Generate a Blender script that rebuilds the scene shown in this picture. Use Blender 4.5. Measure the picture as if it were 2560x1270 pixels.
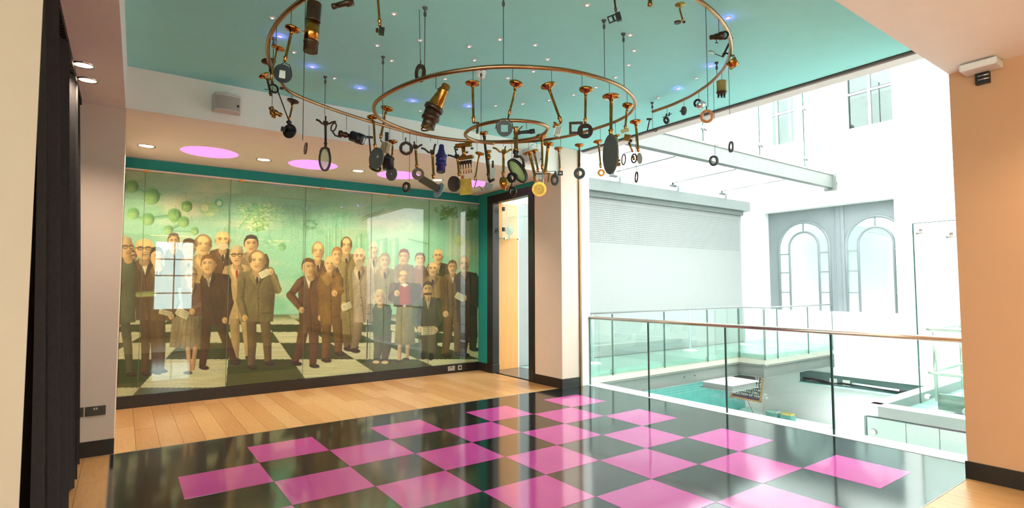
import bpy, bmesh, math, random
import numpy as np
from mathutils import Vector, Matrix, Euler

random.seed(7)
SC = bpy.context.scene
COL = SC.collection
for _o in list(bpy.data.objects):
    bpy.data.objects.remove(_o)

# ------------------------------------------------------------------ camera
CAM_LOC = Vector((-0.39998, -5.45029, 1.53102))
CAM_ROT = Euler((1.628025, 0.0051886, -0.647332), 'XYZ')
FPX, CX, CY = 1377.756, 1352.135, 639.066          # focal length and principal point for the 2560 x 1270 frame
cam_data = bpy.data.cameras.new('camera')
cam = bpy.data.objects.new('camera', cam_data)
COL.objects.link(cam)
cam.location = CAM_LOC
cam.rotation_euler = CAM_ROT
cam_data.sensor_fit = 'HORIZONTAL'
cam_data.sensor_width = 36.0
cam_data.lens = FPX / 2560 * 36.0
cam_data.shift_x = -(CX - 1280) / 2560
cam_data.shift_y = (CY - 635) / 2560
cam_data.clip_start = 0.05
cam_data.clip_end = 200
SC.camera = cam

# ------------------------------------------------------------------ sky and exposure
SC.view_settings.view_transform = 'Standard'
SC.view_settings.look = 'None'
SC.view_settings.exposure = 1.05
SC.view_settings.gamma = 1.0
SC.view_settings.use_curve_mapping = False
SC.cycles.use_denoising = True
SC.cycles.max_bounces = 8
SC.cycles.diffuse_bounces = 4
SC.cycles.glossy_bounces = 3
SC.cycles.transmission_bounces = 3
SC.cycles.transparent_max_bounces = 16
SC.cycles.use_light_tree = False
SC.cycles.use_adaptive_sampling = True
SC.cycles.adaptive_threshold = 0.05
SC.cycles.sample_clamp_indirect = 8.0
SC.cycles.caustics_reflective = False
SC.cycles.caustics_refractive = False
world = bpy.data.worlds.new('overcast_sky')
SC.world = world
world.use_nodes = True
_bg = world.node_tree.nodes['Background']
_bg.inputs['Color'].default_value = (0.98, 0.985, 1.0, 1)
_bg.inputs['Strength'].default_value = 6.0
WARM = (1.0, 0.85, 0.68)
LAMP = 1.2

# ------------------------------------------------------------------ helpers
CAM_M = CAM_ROT.to_matrix()
def ray(px, py):
    return CAM_M @ Vector(((px - CX) / FPX, -(py - CY) / FPX, -1.0))
def at(px, py, axis, value):
    """the point of the plane  axis = value  that was measured at a place of the photograph"""
    d = ray(px, py)
    return CAM_LOC + d * ((value - CAM_LOC[axis]) / d[axis])

def lin(c):
    """sRGB 0..255 to linear"""
    out = []
    for v in c:
        v = v / 255.0
        out.append(v / 12.92 if v <= 0.04045 else ((v + 0.055) / 1.055) ** 2.4)
    return out

MATS = {}
def mat(name, rgb, rough=0.6, metal=0.0, var=0.04, scale=6.0, bump=0.0, bscale=40.0, ior=1.5, emit=None, estr=0.0, coat=0.0, stretch=None):
    """principled material; its colour comes from sRGB with a little procedural mottling"""
    if name in MATS:
        return MATS[name]
    m = bpy.data.materials.new(name)
    m.use_nodes = True
    nt = m.node_tree
    b = nt.nodes['Principled BSDF']
    c = lin(rgb)
    tc = nt.nodes.new('ShaderNodeTexCoord')
    src = tc.outputs['Object']
    if stretch:
        mp = nt.nodes.new('ShaderNodeMapping')
        mp.inputs['Scale'].default_value = stretch
        nt.links.new(src, mp.inputs['Vector'])
        src = mp.outputs['Vector']
    nz = nt.nodes.new('ShaderNodeTexNoise')
    nz.inputs['Scale'].default_value = scale
    nz.inputs['Detail'].default_value = 4
    nt.links.new(src, nz.inputs['Vector'])
    rp = nt.nodes.new('ShaderNodeValToRGB')
    rp.color_ramp.elements[0].position = 0.3
    rp.color_ramp.elements[1].position = 0.7
    rp.color_ramp.elements[0].color = [max(0, v * (1 - var)) for v in c] + [1]
    rp.color_ramp.elements[1].color = [min(1, v * (1 + var)) for v in c] + [1]
    nt.links.new(nz.outputs['Fac'], rp.inputs['Fac'])
    nt.links.new(rp.outputs['Color'], b.inputs['Base Color'])
    b.inputs['Roughness'].default_value = rough
    b.inputs['Metallic'].default_value = metal
    b.inputs['IOR'].default_value = ior
    b.inputs['Coat Weight'].default_value = coat
    b.inputs['Coat Roughness'].default_value = 0.05
    if bump > 0:
        n2 = nt.nodes.new('ShaderNodeTexNoise')
        n2.inputs['Scale'].default_value = bscale
        n2.inputs['Detail'].default_value = 3
        nt.links.new(src, n2.inputs['Vector'])
        bp = nt.nodes.new('ShaderNodeBump')
        bp.inputs['Strength'].default_value = bump
        bp.inputs['Distance'].default_value = 0.01
        nt.links.new(n2.outputs['Fac'], bp.inputs['Height'])
        nt.links.new(bp.outputs['Normal'], b.inputs['Normal'])
    if emit:
        b.inputs['Emission Color'].default_value = lin(emit) + [1]
        b.inputs['Emission Strength'].default_value = estr
    MATS[name] = m
    return m

def glass(name, tint=(232, 246, 242), refl=1.0, haze=0.0, ior=1.5, haze_rgb=(235, 245, 240)):
    """thin architectural glass: tinted see-through with a mirror layer that grows towards grazing angles"""
    if name in MATS:
        return MATS[name]
    m = bpy.data.materials.new(name)
    m.use_nodes = True
    nt = m.node_tree
    nt.nodes.remove(nt.nodes['Principled BSDF'])
    out = nt.nodes['Material Output']
    tr = nt.nodes.new('ShaderNodeBsdfTransparent')
    tr.inputs['Color'].default_value = lin(tint) + [1]
    gl = nt.nodes.new('ShaderNodeBsdfGlossy')
    gl.inputs['Roughness'].default_value = 0.01
    gl.inputs['Color'].default_value = (refl, refl, refl, 1)
    fr = nt.nodes.new('ShaderNodeFresnel')
    # the same reflectance on both faces of the thin sheet: ior ** (1 - 2 * backfacing)
    ge = nt.nodes.new('ShaderNodeNewGeometry')
    ml = nt.nodes.new('ShaderNodeMath'); ml.operation = 'MULTIPLY_ADD'
    ml.inputs[1].default_value = -2.0; ml.inputs[2].default_value = 1.0
    nt.links.new(ge.outputs['Backfacing'], ml.inputs[0])
    pw_ = nt.nodes.new('ShaderNodeMath'); pw_.operation = 'POWER'
    pw_.inputs[0].default_value = ior
    nt.links.new(ml.outputs[0], pw_.inputs[1])
    nt.links.new(pw_.outputs[0], fr.inputs['IOR'])
    base = tr
    if haze > 0:
        df = nt.nodes.new('ShaderNodeBsdfDiffuse')
        df.inputs['Color'].default_value = lin(haze_rgb) + [1]
        tl = nt.nodes.new('ShaderNodeBsdfTranslucent')
        tl.inputs['Color'].default_value = lin(haze_rgb) + [1]
        ad = nt.nodes.new('ShaderNodeMixShader')
        ad.inputs[0].default_value = 0.5
        nt.links.new(df.outputs[0], ad.inputs[1])
        nt.links.new(tl.outputs[0], ad.inputs[2])
        mx = nt.nodes.new('ShaderNodeMixShader')
        mx.inputs[0].default_value = haze
        nt.links.new(tr.outputs[0], mx.inputs[1])
        nt.links.new(ad.outputs[0], mx.inputs[2])
        base = mx
    mix = nt.nodes.new('ShaderNodeMixShader')
    nt.links.new(fr.outputs[0], mix.inputs[0])
    nt.links.new(base.outputs[0], mix.inputs[1])
    nt.links.new(gl.outputs[0], mix.inputs[2])
    nt.links.new(mix.outputs[0], out.inputs['Surface'])
    MATS[name] = m
    return m

def emitter(name, rgb, strength):
    if name in MATS:
        return MATS[name]
    m = bpy.data.materials.new(name)
    m.use_nodes = True
    nt = m.node_tree
    nt.nodes.remove(nt.nodes['Principled BSDF'])
    e = nt.nodes.new('ShaderNodeEmission')
    e.inputs['Color'].default_value = lin(rgb) + [1]
    e.inputs['Strength'].default_value = strength
    nt.links.new(e.outputs[0], nt.nodes['Material Output'].inputs['Surface'])
    if 'strip' not in name and 'linear' not in name:
        m.cycles.emission_sampling = 'NONE'
    MATS[name] = m
    return m

def tag(o, label=None, cat=None, group=None, kind=None):
    if label: o['label'] = label
    if cat: o['category'] = cat
    if group: o['group'] = group
    if kind: o['kind'] = kind
    return o

def empty(name, loc, label=None, cat=None, group=None, kind=None, parent=None):
    o = bpy.data.objects.new(name, None)
    o.empty_display_size = 0.05
    COL.objects.link(o)
    if parent:
        o.parent = parent
        loc = Vector(loc) - wpos(parent)
    o.location = loc
    return tag(o, label, cat, group, kind)

def wpos(o):
    p = Vector(o.location)
    while o.parent:
        o = o.parent
        p = p + Vector(o.location)
    return p

class MB:
    """collects shapes in world coordinates and links them as ONE mesh object"""
    def __init__(self):
        self.v = []; self.f = []; self.s = []
    def add(self, vs, fs, smooth=False):
        n = len(self.v)
        self.v += [Vector(v) for v in vs]
        self.f += [[i + n for i in f] for f in fs]
        self.s += [smooth] * len(fs)
        return self
    def box(self, x0, x1, y0, y1, z0, z1):
        vs = [(x, y, z) for x in (x0, x1) for y in (y0, y1) for z in (z0, z1)]
        return self.add(vs, [(0, 1, 3, 2), (4, 6, 7, 5), (0, 4, 5, 1), (2, 3, 7, 6), (0, 2, 6, 4), (1, 5, 7, 3)])
    def obox(self, c, ax, ay, az):
        """box from a centre and three half-extent vectors"""
        c, ax, ay, az = Vector(c), Vector(ax), Vector(ay), Vector(az)
        vs = [c + ax * i + ay * j + az * k for i in (-1, 1) for j in (-1, 1) for k in (-1, 1)]
        return self.add(vs, [(0, 1, 3, 2), (4, 6, 7, 5), (0, 4, 5, 1), (2, 3, 7, 6), (0, 2, 6, 4), (1, 5, 7, 3)])
    def lathe(self, p0, p1, prof, n=20, cap=True):
        """profile [(t, radius)] turned about the axis p0 -> p1, t = 0..1 along it"""
        p0, p1 = Vector(p0), Vector(p1)
        a = (p1 - p0)
        L = a.length
        a = a / L
        u = a.orthogonal().normalized()
        w = a.cross(u)
        vs = []; fs = []
        for t, r in prof:
            for k in range(n):
                th = 2 * math.pi * k / n
                vs.append(p0 + a * (L * t) + (u * math.cos(th) + w * math.sin(th)) * max(r, 1e-5))
        for i in range(len(prof) - 1):
            for k in range(n):
                k2 = (k + 1) % n
                fs.append((i * n + k, i * n + k2, (i + 1) * n + k2, (i + 1) * n + k))
        self.add(vs, fs, True)
        if cap:
            m = len(self.v) - len(vs)
            self.f.append([m + k for k in range(n)][::-1]); self.s.append(False)
            self.f.append([m + (len(prof) - 1) * n + k for k in range(n)]); self.s.append(False)
        return self
    def rod(self, p0, p1, r, r2=None, n=12):
        return self.lathe(p0, p1, [(0, r), (1, r if r2 is None else r2)], n)
    def tube(self, pts, r, n=10, closed=False):
        """round tube along a polyline"""
        pts = [Vector(p) for p in pts]
        m = len(pts)
        vs = []; fs = []
        prev = None
        for i, p in enumerate(pts):
            a = pts[(i - 1) % m] if (closed or i > 0) else p
            b = pts[(i + 1) % m] if (closed or i < m - 1) else p
            t = (b - a).normalized()
            if prev is None:
                u = t.orthogonal().normalized()
            else:
                u = (prev - t * prev.dot(t)).normalized()
            prev = u
            w = t.cross(u)
            rr = r[i] if isinstance(r, (list, tuple)) else r
            for k in range(n):
                th = 2 * math.pi * k / n
                vs.append(p + (u * math.cos(th) + w * math.sin(th)) * rr)
        for i in range(m if closed else m - 1):
            i2 = (i + 1) % m
            for k in range(n):
                k2 = (k + 1) % n
                fs.append((i * n + k, i * n + k2, i2 * n + k2, i2 * n + k))
        if not closed:
            fs.append([k for k in range(n)][::-1])
            fs.append([(m - 1) * n + k for k in range(n)])
        return self.add(vs, fs, True)
    def plate(self, outer, inner, d):
        """flat plate between two rings of the same number of points (inner may be None), thickness vector d"""
        outer = [Vector(p) for p in outer]
        d = Vector(d)
        n = len(outer)
        if inner is None:
            vs = [p - d * .5 for p in outer] + [p + d * .5 for p in outer]
            fs = [list(range(n))[::-1], [n + k for k in range(n)]] + [(k, (k + 1) % n, n + (k + 1) % n, n + k) for k in range(n)]
            return self.add(vs, fs)
        inner = [Vector(p) for p in inner]
        vs = [p - d * .5 for p in outer] + [p + d * .5 for p in outer] + [p - d * .5 for p in inner] + [p + d * .5 for p in inner]
        fs = []
        for k in range(n):
            k2 = (k + 1) % n
            fs += [(k, k2, n + k2, n + k), (2 * n + k2, 2 * n + k, 3 * n + k, 3 * n + k2), (n + k, n + k2, 3 * n + k2, 3 * n + k), (k2, k, 2 * n + k, 2 * n + k2)]
        return self.add(vs, fs)
    def build(self, name, material, parent=None, origin=None):
        me = bpy.data.meshes.new(name)
        o = bpy.data.objects.new(name, me)
        COL.objects.link(o)
        if parent is not None:
            o.parent = parent
            org = wpos(parent)
            if origin is not None:
                o.location = Vector(origin) - org
                org = Vector(origin)
        else:
            if origin is None:
                lo = Vector([min(v[i] for v in self.v) for i in range(3)])
                hi = Vector([max(v[i] for v in self.v) for i in range(3)])
                origin = Vector(((lo.x + hi.x) / 2, (lo.y + hi.y) / 2, lo.z))
            org = Vector(origin)
            o.location = org
        me.from_pydata([v - org for v in self.v], [], self.f)
        me.polygons.foreach_set('use_smooth', self.s)
        if isinstance(material, (list, tuple)):
            for m in material: me.materials.append(m)
        else:
            me.materials.append(material)
        me.update()
        bm = bmesh.new(); bm.from_mesh(me)
        bmesh.ops.recalc_face_normals(bm, faces=bm.faces)
        bm.to_mesh(me); bm.free()
        return o

def bx(name, material, x0, x1, y0, y1, z0, z1, parent=None, kind=None, label=None, cat=None, group=None):
    return tag(MB().box(min(x0, x1), max(x0, x1), min(y0, y1), max(y0, y1), min(z0, z1), max(z0, z1)).build(name, material, parent), label, cat, group, kind)

def bevel(o, w=0.01, seg=2):
    m = o.modifiers.new('bevel', 'BEVEL')
    m.width = w; m.segments = seg; m.limit_method = 'ANGLE'
    return o

def text(name, body, loc, right, up, size, material, parent):
    """flat lettering as a mesh, laid out along right / up"""
    cu = bpy.data.curves.new(name, 'FONT')
    cu.body = body; cu.size = size; cu.extrude = 0.0006
    t = bpy.data.objects.new(name, cu)
    COL.objects.link(t)
    dg = bpy.context.evaluated_depsgraph_get()
    me = bpy.data.meshes.new_from_object(t.evaluated_get(dg))
    bpy.data.objects.remove(t)
    o = bpy.data.objects.new(name, me)
    COL.objects.link(o)
    r, u = Vector(right).normalized(), Vector(up).normalized()
    n = r.cross(u)
    M = Matrix((r, u, n)).transposed().to_4x4()
    me.transform(M)
    me.materials.clear(); me.materials.append(material)
    o.parent = parent
    o.location = Vector(loc) - wpos(parent)
    return o

# ------------------------------------------------------------------ materials
M_WALL = mat('painted_plaster', (180, 157, 137), 0.7, var=0.015, bump=0.03, bscale=60)
M_WHITE = mat('white_plaster', (238, 238, 236), 0.7, var=0.01, bump=0.02)
M_TEAL = mat('teal_ceiling_paint', (160, 236, 232), 0.75, var=0.015, bump=0.03, bscale=80)
M_TEALW = mat('dark_teal_wall_paint', (24, 140, 132), 0.7, var=0.03)
M_BLACKW = mat('black_painted_wood', (34, 28, 26), 0.35, var=0.1, bump=0.02)
M_BLACKF = mat('black_polished_floor', (24, 26, 26), 0.1, var=0.15, scale=3, bump=0.02, bscale=7, ior=2.25)
M_PINK = mat('magenta_polished_floor', (184, 70, 146), 0.09, var=0.05, scale=3, bump=0.016, bscale=7, ior=2.25)
M_WOODS = [mat('oak_plank_%s' % n, c, 0.28, var=0.10, scale=9, stretch=(6, 0.6, 1), ior=1.45) for n, c in
           (('honey', (196, 150, 96)), ('amber', (190, 143, 89)), ('pale', (201, 158, 106)), ('brown', (186, 138, 86)))]
M_BRASS = mat('aged_brass', (172, 118, 56), 0.2, 1.0, var=0.25, scale=30)
M_BRASSD = mat('dark_bronze', (66, 46, 30), 0.35, 0.5, var=0.25, scale=30)
M_COPPER = mat('polished_copper_tube', (168, 128, 92), 0.3, 1.0, var=0.1, scale=12)
M_BLACK = mat('black_enamel', (26, 24, 24), 0.4, 0.0, var=0.1)
M_IRON = mat('grey_iron', (86, 88, 86), 0.55, 0.5, var=0.15, scale=60)
M_STEEL = mat('brushed_steel', (196, 192, 186), 0.28, 1.0, var=0.05)
M_PSTEEL = mat('grey_painted_steel', (132, 140, 137), 0.45, 0.0, var=0.03)
M_WPLASTIC = mat('white_plastic', (226, 222, 216), 0.4, var=0.02)
M_GLASS = glass('clear_glass')
# ================================================================== the room
ZS, ZT = 3.275, 3.69          # soffit height, teal ceiling height
XL, XR = -0.43, 4.92          # left pier line, door wall line
YB, YM = 1.12, 3.55           # bulkhead line, mural wall
XG = 5.42                     # glass line
YR = -3.925                   # right beam line

# --- floors
floor = bx('floor', M_BLACKF, XL - 0.02, XG, YR, YB, -0.25, 0.0, kind='structure')
tag(floor, 'glossy black floor inlaid with magenta squares')
s = 0.6
tile_me = None
for i in range(8):
    for j in range(-1, 6):
        if (i + j) % 2 == 0:
            x0, y1 = i * s, -j * s
            if tile_me is None:
                t = MB().box(0.0015, s - 0.0015, -s + 0.0015, -0.0015, 0, 0.0012).build('tile', M_PINK, floor, origin=(0, 0, 0))
                tile_me = t.data
            else:
                t = bpy.data.objects.new('tile', tile_me)
                COL.objects.link(t)
                t.parent = floor
            t.location = Vector((x0, y1, 0.0)) - wpos(floor)
wood = bx('floor_oak', mat('floor_underlay', (90, 66, 44), 0.9), -4.0, XR + 0.1, -9.2, 3.6, -0.30, -0.252, kind='structure')
tag(wood, 'honey coloured oak plank floor around the black square')
def planks(x0, x1, y0, y1, w=0.19, seed=1):
    rnd = random.Random(seed)
    n = max(1, round((x1 - x0) / w)); w = (x1 - x0) / n
    for k in range(n):
        a = y0
        while a < y1 - 0.01:
            L = rnd.uniform(0.9, 2.1)
            b = min(a + L, y1)
            if y1 - b < 0.35: b = y1
            MB().box(x0 + k * w + 0.0012, x0 + (k + 1) * w - 0.0012, a + 0.0012, b - 0.0012, -0.25, rnd.uniform(-0.0008, 0.0)).build('plank', rnd.choice(M_WOODS[:3] + M_WOODS), wood, origin=(x0 + k * w, a, -0.25))
            a = b
planks(XL - 0.02, XR + 0.02, YB, YM - 0.02, seed=3)
planks(-1.22, XL - 0.02, -2.6, YB + 0.1, seed=4)
planks(3.2, 5.02, -5.6, YR, seed=5)
bx('plank', M_WOODS[0], -4.0, 3.2, -9.2, YR, -0.25, -0.001, wood)
bx('plank', M_WOODS[1], 3.2, 5.02, -9.2, -5.6, -0.25, -0.001, wood)
bx('plank', M_WOODS[0], -0.75, XL - 0.02, YR, -2.6, -0.25, -0.001, wood)
bx('plank', M_WOODS[1], -4.0, -1.22, -2.6, YB + 0.1, -0.25, -0.001, wood)
# thin metal strips between oak and black
M_STRIP = mat('grey_floor_strip', (150, 146, 138), 0.3, 0.8)
for k, (a, b, c, d) in enumerate(((XL - 0.026, XL - 0.018, YR, YB), (XL - 0.02, XR, YB - 0.004, YB + 0.004), (XL - 0.02, 5.02, YR - 0.004, YR + 0.004))):
    bx('trim_%d' % (k + 1), M_STRIP, a, b, c, d, -0.02, 0.0015, kind='structure')

# --- walls
M_WL = mat('warm_white_paint', (228, 206, 188), 0.7, var=0.012, bump=0.03, bscale=60)
bx('wall_back', M_TEALW, XL - 0.1, XR + 0.3, YM + 0.03, YM + 0.25, -0.3, ZS + 0.02, kind='structure')
# left pier and its long reveal that runs back to the mural
bx('wall_left', M_WL, -1.6, XL, YB + 0.04, YM + 0.03, -0.25, ZS, kind='structure')
bx('baseboard_left', M_BLACKW, -1.6, XL + 0.004, YB + 0.022, YB + 0.042, 0, 0.14, kind='structure')
# near wall at the left edge of the picture and the hidden bay behind the curtain
bx('wall_left_near_return', M_WALL, -4.0, -0.82, -2.40, -2.2, -0.25, ZS, kind='structure')
bx('wall_left_near', M_WALL, -4.0, -0.705, -2.415, -2.4, -0.25, ZS, kind='structure')
bx('wall_left_bay', M_WL, -1.62, -1.5, -2.4, YB + 0.04, -0.25, ZS, kind='structure')
# door wall X = XR, Y from the mural to the pier
DY0, DY1, DZ = 1.905, 2.995, 3.06          # clear opening of the doorway
w = MB()
w.box(XR, XR + 0.1, 3.19, YM + 0.03, -0.25, ZS)
w.build('wall_right', M_TEALW)['kind'] = 'structure'
bx('wall_right_over_door', M_TEALW, XR, XR + 0.1, 1.75, 3.19, 3.2, ZS, kind='structure')
bx('wall_right_pier', M_WL, XR, 5.265, 1.06, 1.75, -0.25, ZT, kind='structure')
bx('wall_right_upper', M_WL, XR, 5.265, 1.75, YM, ZS + 0.001, ZT, kind='structure')
bx('baseboard_right', M_BLACKW, XR - 0.012, 5.27, 1.048, 1.752, 0, 0.145, kind='structure')
# doorway: black architrave
door = empty('door_1', (XR, 2.45, 0), 'tall black painted doorway beside the mural', kind='structure')
for n, a in (('jamb', (XR - 0.02, XR + 0.12, 3.0, 3.19, 0, 3.2)), ('jamb', (XR - 0.02, XR + 0.12, 1.752, 1.905, 0, 3.2)), ('head', (XR - 0.02, XR + 0.12, 1.905, 3.0, 3.06, 3.2)),
             ('plinth_block', (XR - 0.03, XR + 0.12, 2.99, 3.2, 0, 0.16))):
    bevel(bx(n, M_BLACKW, *a, parent=door), 0.006)
bx('baseboard_back', M_BLACKW, XL, XR - 0.001, YM - 0.06, YM + 0.03, 0, 0.152, kind='structure')
bx('baseboard_door', M_BLACKW, XR - 0.02, XR, 3.2, YM - 0.06, 0, 0.152, kind='structure')

# --- ceilings
bx('ceiling', M_TEAL, XL - 0.1, XG - 0.1, YR, YB, ZT, ZT + 0.2, kind='structure')
M_SOFF = mat('soffit_paint', (246, 239, 230), 0.75, var=0.012, bump=0.03, bscale=60)
# soffit over the mural strip with four round coves cut out
COVES = [(0.43, 2.66), (1.69, 2.64), (2.95, 2.62), (4.21, 2.58)]
CR = 0.325
sof = MB()
xs = [XL]
for cx_, cy_ in COVES: xs += [cx_ - 0.4, cx_ + 0.4]
xs += [XR + 0.4]
for a, b in zip(xs[0::2], xs[1::2]):
    sof.add([(a, YB, ZS), (b, YB, ZS), (b, YM + .05, ZS), (a, YM + .05, ZS)], [(0, 1, 2, 3)])
for cx_, cy_ in COVES:
    x0, x1 = cx_ - 0.4, cx_ + 0.4
    y0, y1 = cy_ - 0.4, cy_ + 0.4
    sof.add([(x0, YB, ZS), (x1, YB, ZS), (x1, y0, ZS), (x0, y0, ZS)], [(0, 1, 2, 3)])
    sof.add([(x0, y1, ZS), (x1, y1, ZS), (x1, YM + .05, ZS), (x0, YM + .05, ZS)], [(0, 1, 2, 3)])
    n = 48
    inner = [(cx_ + CR * math.cos(2 * math.pi * k / n), cy_ + CR * math.sin(2 * math.pi * k / n), ZS) for k in range(n)]
    outer = []
    for k in range(n):
        c_, s_ = math.cos(2 * math.pi * k / n), math.sin(2 * math.pi * k / n)
        m_ = 0.4 / max(abs(c_), abs(s_))
        outer.append((cx_ + c_ * m_, cy_ + s_ * m_, ZS))
    sof.add(outer + inner, [(k, (k + 1) % n, n + (k + 1) % n, n + k) for k in range(n)])
sof.build('ceiling_over_mural', M_SOFF)['kind'] = 'structure'
bx('ceiling_over_mural_void', M_SOFF, XL - 0.05, XR + 0.4, YB + 0.1, YM + 0.05, ZS + 0.36, ZS + 0.42, kind='structure')
bx('wall_bulkhead', M_SOFF, XL - 0.1, XR, YB, YB + 0.1, ZS + 0.0005, ZT, kind='structure')
m = MB()
o_ = [(-4.0, YM), (XL, YM), (-0.436, YB), (-0.492, -2.6), (-4.0, -2.6)]
m.add([(x, y, ZS) for x, y in o_] + [(x, y, ZT + .2) for x, y in o_], [(0, 1, 2, 3, 4), (5, 6, 7, 8, 9)] + [(k, (k + 1) % 5, 5 + (k + 1) % 5, 5 + k) for k in range(5)])
m.build('ceiling_left', M_SOFF)['kind'] = 'structure'
bx('ceiling_right', M_SOFF, -4.0, 5.42, -9.2, YR, ZS, ZT + 0.2, kind='structure')
bx('ceiling_left_return', M_SOFF, -4.0, -0.5, YR, -2.6, ZS, ZT + 0.2, kind='structure')
# dark shadow gap and plaster edge at the glass line
bx('trim_4', mat('dark_shadow_gap', (60, 56, 52), 0.6), XG - 0.1, XG - 0.06, YR, 1.06, ZT - 0.012, ZT + 0.02, kind='structure')
bx('trim_5', mat('grey_edge_paint', (214, 206, 200), 0.6), XG - 0.06, XG + 0.12, YR, 1.06, ZT - 0.03, ZT + 0.3, kind='structure')
# --- right pillar and the room behind the camera
M_TAN = mat('tan_paint', (206, 154, 112), 0.7, var=0.012, bump=0.03, bscale=60)
bx('wall_front_right', M_TAN, 5.0, 5.42, -9.2, YR, -0.25, ZS, kind='structure')
bx('baseboard_front_right', M_BLACKW, 4.985, 5.0, -9.0, YR + 0.012, 0, 0.134, kind='structure')
wf = MB()
wf.box(-4.1, -4.0, -9.2, -8.3, -0.25, ZS); wf.box(-4.1, -4.0, -4.2, -2.4, -0.25, ZS); wf.box(-4.1, -4.0, -8.3, -4.2, -0.25, 0.6); wf.box(-4.1, -4.0, -8.3, -4.2, 3.0, ZS)
wf.build('wall_far_left', M_WALL)['kind'] = 'structure'
wl_ = empty('window_5', (-4.05, -6.25, 0.6), 'added wide fill light window on the side wall behind the camera', kind='structure')  # unseen window, added so sky light fills the room from behind
wm = MB()
for y in (-8.28, -7.25, -6.25, -5.25, -4.22): wm.box(-4.07, -4.03, y - .025, y + .025, .6, 3.0)
for z in (.62, 1.8, 2.98): wm.box(-4.065, -4.035, -8.3, -4.2, z - .02, z + .02)
wm.build('window_frame', M_WPLASTIC, wl_)
bx('pane', M_GLASS, -4.053, -4.047, -8.3, -4.2, .6, 3.0, wl_)
WX0, WX1, WZ0, WZ1 = 0.35, 1.45, 0.85, 3.1
wf = MB()
wf.box(-4.1, -3.4, -9.2, -9.0, -0.25, ZS); wf.box(-1.2, WX0, -9.2, -9.0, -0.25, ZS); wf.box(-3.4, -1.2, -9.2, -9.0, -0.25, .6); wf.box(-3.4, -1.2, -9.2, -9.0, 3.0, ZS); wf.box(WX1, 5.42, -9.2, -9.0, -0.25, ZS)
wf.box(WX0, WX1, -9.2, -9.0, -0.25, WZ0); wf.box(WX0, WX1, -9.2, -9.0, WZ1, ZS)
wf.build('wall_front', M_WALL)['kind'] = 'structure'
win = empty('window_1', ((WX0 + WX1) / 2, -9.1, WZ0), 'tall sash window behind the camera', kind='structure')
wm = MB()
for a in (WX0 + 0.02, (WX0 + WX1) / 2, WX1 - 0.02): wm.box(a - 0.02, a + 0.02, -9.13, -9.08, WZ0, WZ1)
for z in (WZ0 + 0.02, 1.4, 1.97, 2.5, WZ1 - 0.02): wm.box(WX0, WX1, -9.125, -9.085, z - 0.02, z + 0.02)
wm.build('window_frame', M_WPLASTIC, win)
bx('pane', M_GLASS, WX0, WX1, -9.108, -9.102, WZ0, WZ1, win)

w6 = empty('window_6', (-2.3, -9.1, 0.6), 'added wide fill light window in the rear wall behind the camera', kind='structure')  # second unseen window, added for neutral fill, clear of the mural reflection
wm = MB()
for x in (-3.38, -2.3, -1.22): wm.box(x - .025, x + .025, -9.12, -9.08, .6, 3.0)
for z in (.62, 1.8, 2.98): wm.box(-3.4, -1.2, -9.115, -9.085, z - .02, z + .02)
wm.build('window_frame', M_WPLASTIC, w6)
bx('pane', M_GLASS, -3.4, -1.2, -9.103, -9.097, .6, 3.0, w6)

# --- doorway passage: oak panelling, glass case, glowing strip lamp
M_OAKP = mat('oak_veneer_panel', (226, 158, 88), 0.4, var=0.06, scale=5, stretch=(8, 8, 0.5))
pw = bx('wall_passage', M_WHITE, XR + 0.1, 5.70, 3.32, 3.46, -0.25, 3.69, kind='structure')
pan = bx('oak_wall_panel', M_OAKP, XR + 0.12, 5.66, 3.29, 3.32, 0.0, 3.2, label='tall orange oak veneer panel seen through the black doorway', cat='wall panel')
bx('ceiling_passage', M_WHITE, XR + 0.1, 5.5, 1.75, 3.46, 3.2, 3.3, kind='structure')
bx('floor_passage', mat('dark_stone_floor', (70, 74, 76), 0.15, var=0.1), XR + 0.1, 5.71, 1.75, 3.32, -0.25, -0.002, kind='structure')
case = empty('glass_display_case', (5.3, 3.05, 2.42), 'frameless glass display case hung high inside the doorway', 'display case')
bx('shelf', M_GLASS, XR + 0.12, 5.5, 2.9, 3.28, 2.42, 2.43, case)
bx('front_pane', M_GLASS, XR + 0.12, 5.5, 2.89, 2.898, 2.42, 3.08, case)
bx('shelf', M_GLASS, 5.42, 5.66, 2.9, 3.28, 2.86, 2.868, case)
for z in (2.58, 2.95):
    bx('hinge', M_BLACK, XR + 0.12, XR + 0.16, 2.86, 2.9, z - 0.035, z + 0.035, case)
for x in (5.1, 5.4):
    bx('clip', M_STEEL, x - 0.02, x + 0.02, 2.87, 2.91, 2.405, 2.43, case)
fl = empty('glass_flask', (5.3, 3.05, 2.43), 'round clear glass flask on the high case shelf', 'flask')
m_ = MB(); m_.lathe((5.3, 3.05, 2.5), (5.3, 3.05, 2.72), [(0, .004), (.1, .05), (.25, .075), (.45, .085), (.65, .06), (.78, .02), (1, .016)], 20)
m_.build('bulb', glass('flask_glass', (240, 246, 246), 1.0, 0.35), fl)
m_ = MB(); m_.rod((5.3, 3.05, 2.432), (5.3, 3.05, 2.5), 0.012); m_.lathe((5.3, 3.05, 2.432), (5.3, 3.05, 2.44), [(0, .04), (1, .03)]); m_.build('foot', M_STEEL, fl)
m_ = MB(); m_.lathe((5.3, 3.05, 2.56), (5.3, 3.05, 2.62), [(0, .005), (.3, .03), (.7, .03), (1, .005)]); m_.build('coil', mat('pale_ceramic', (240, 226, 206), .5), fl)
st = empty('case_strip_lamp', (5.35, 2.95, 3.1), 'glowing warm strip lamps under the head of the doorway', 'lamp')
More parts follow.
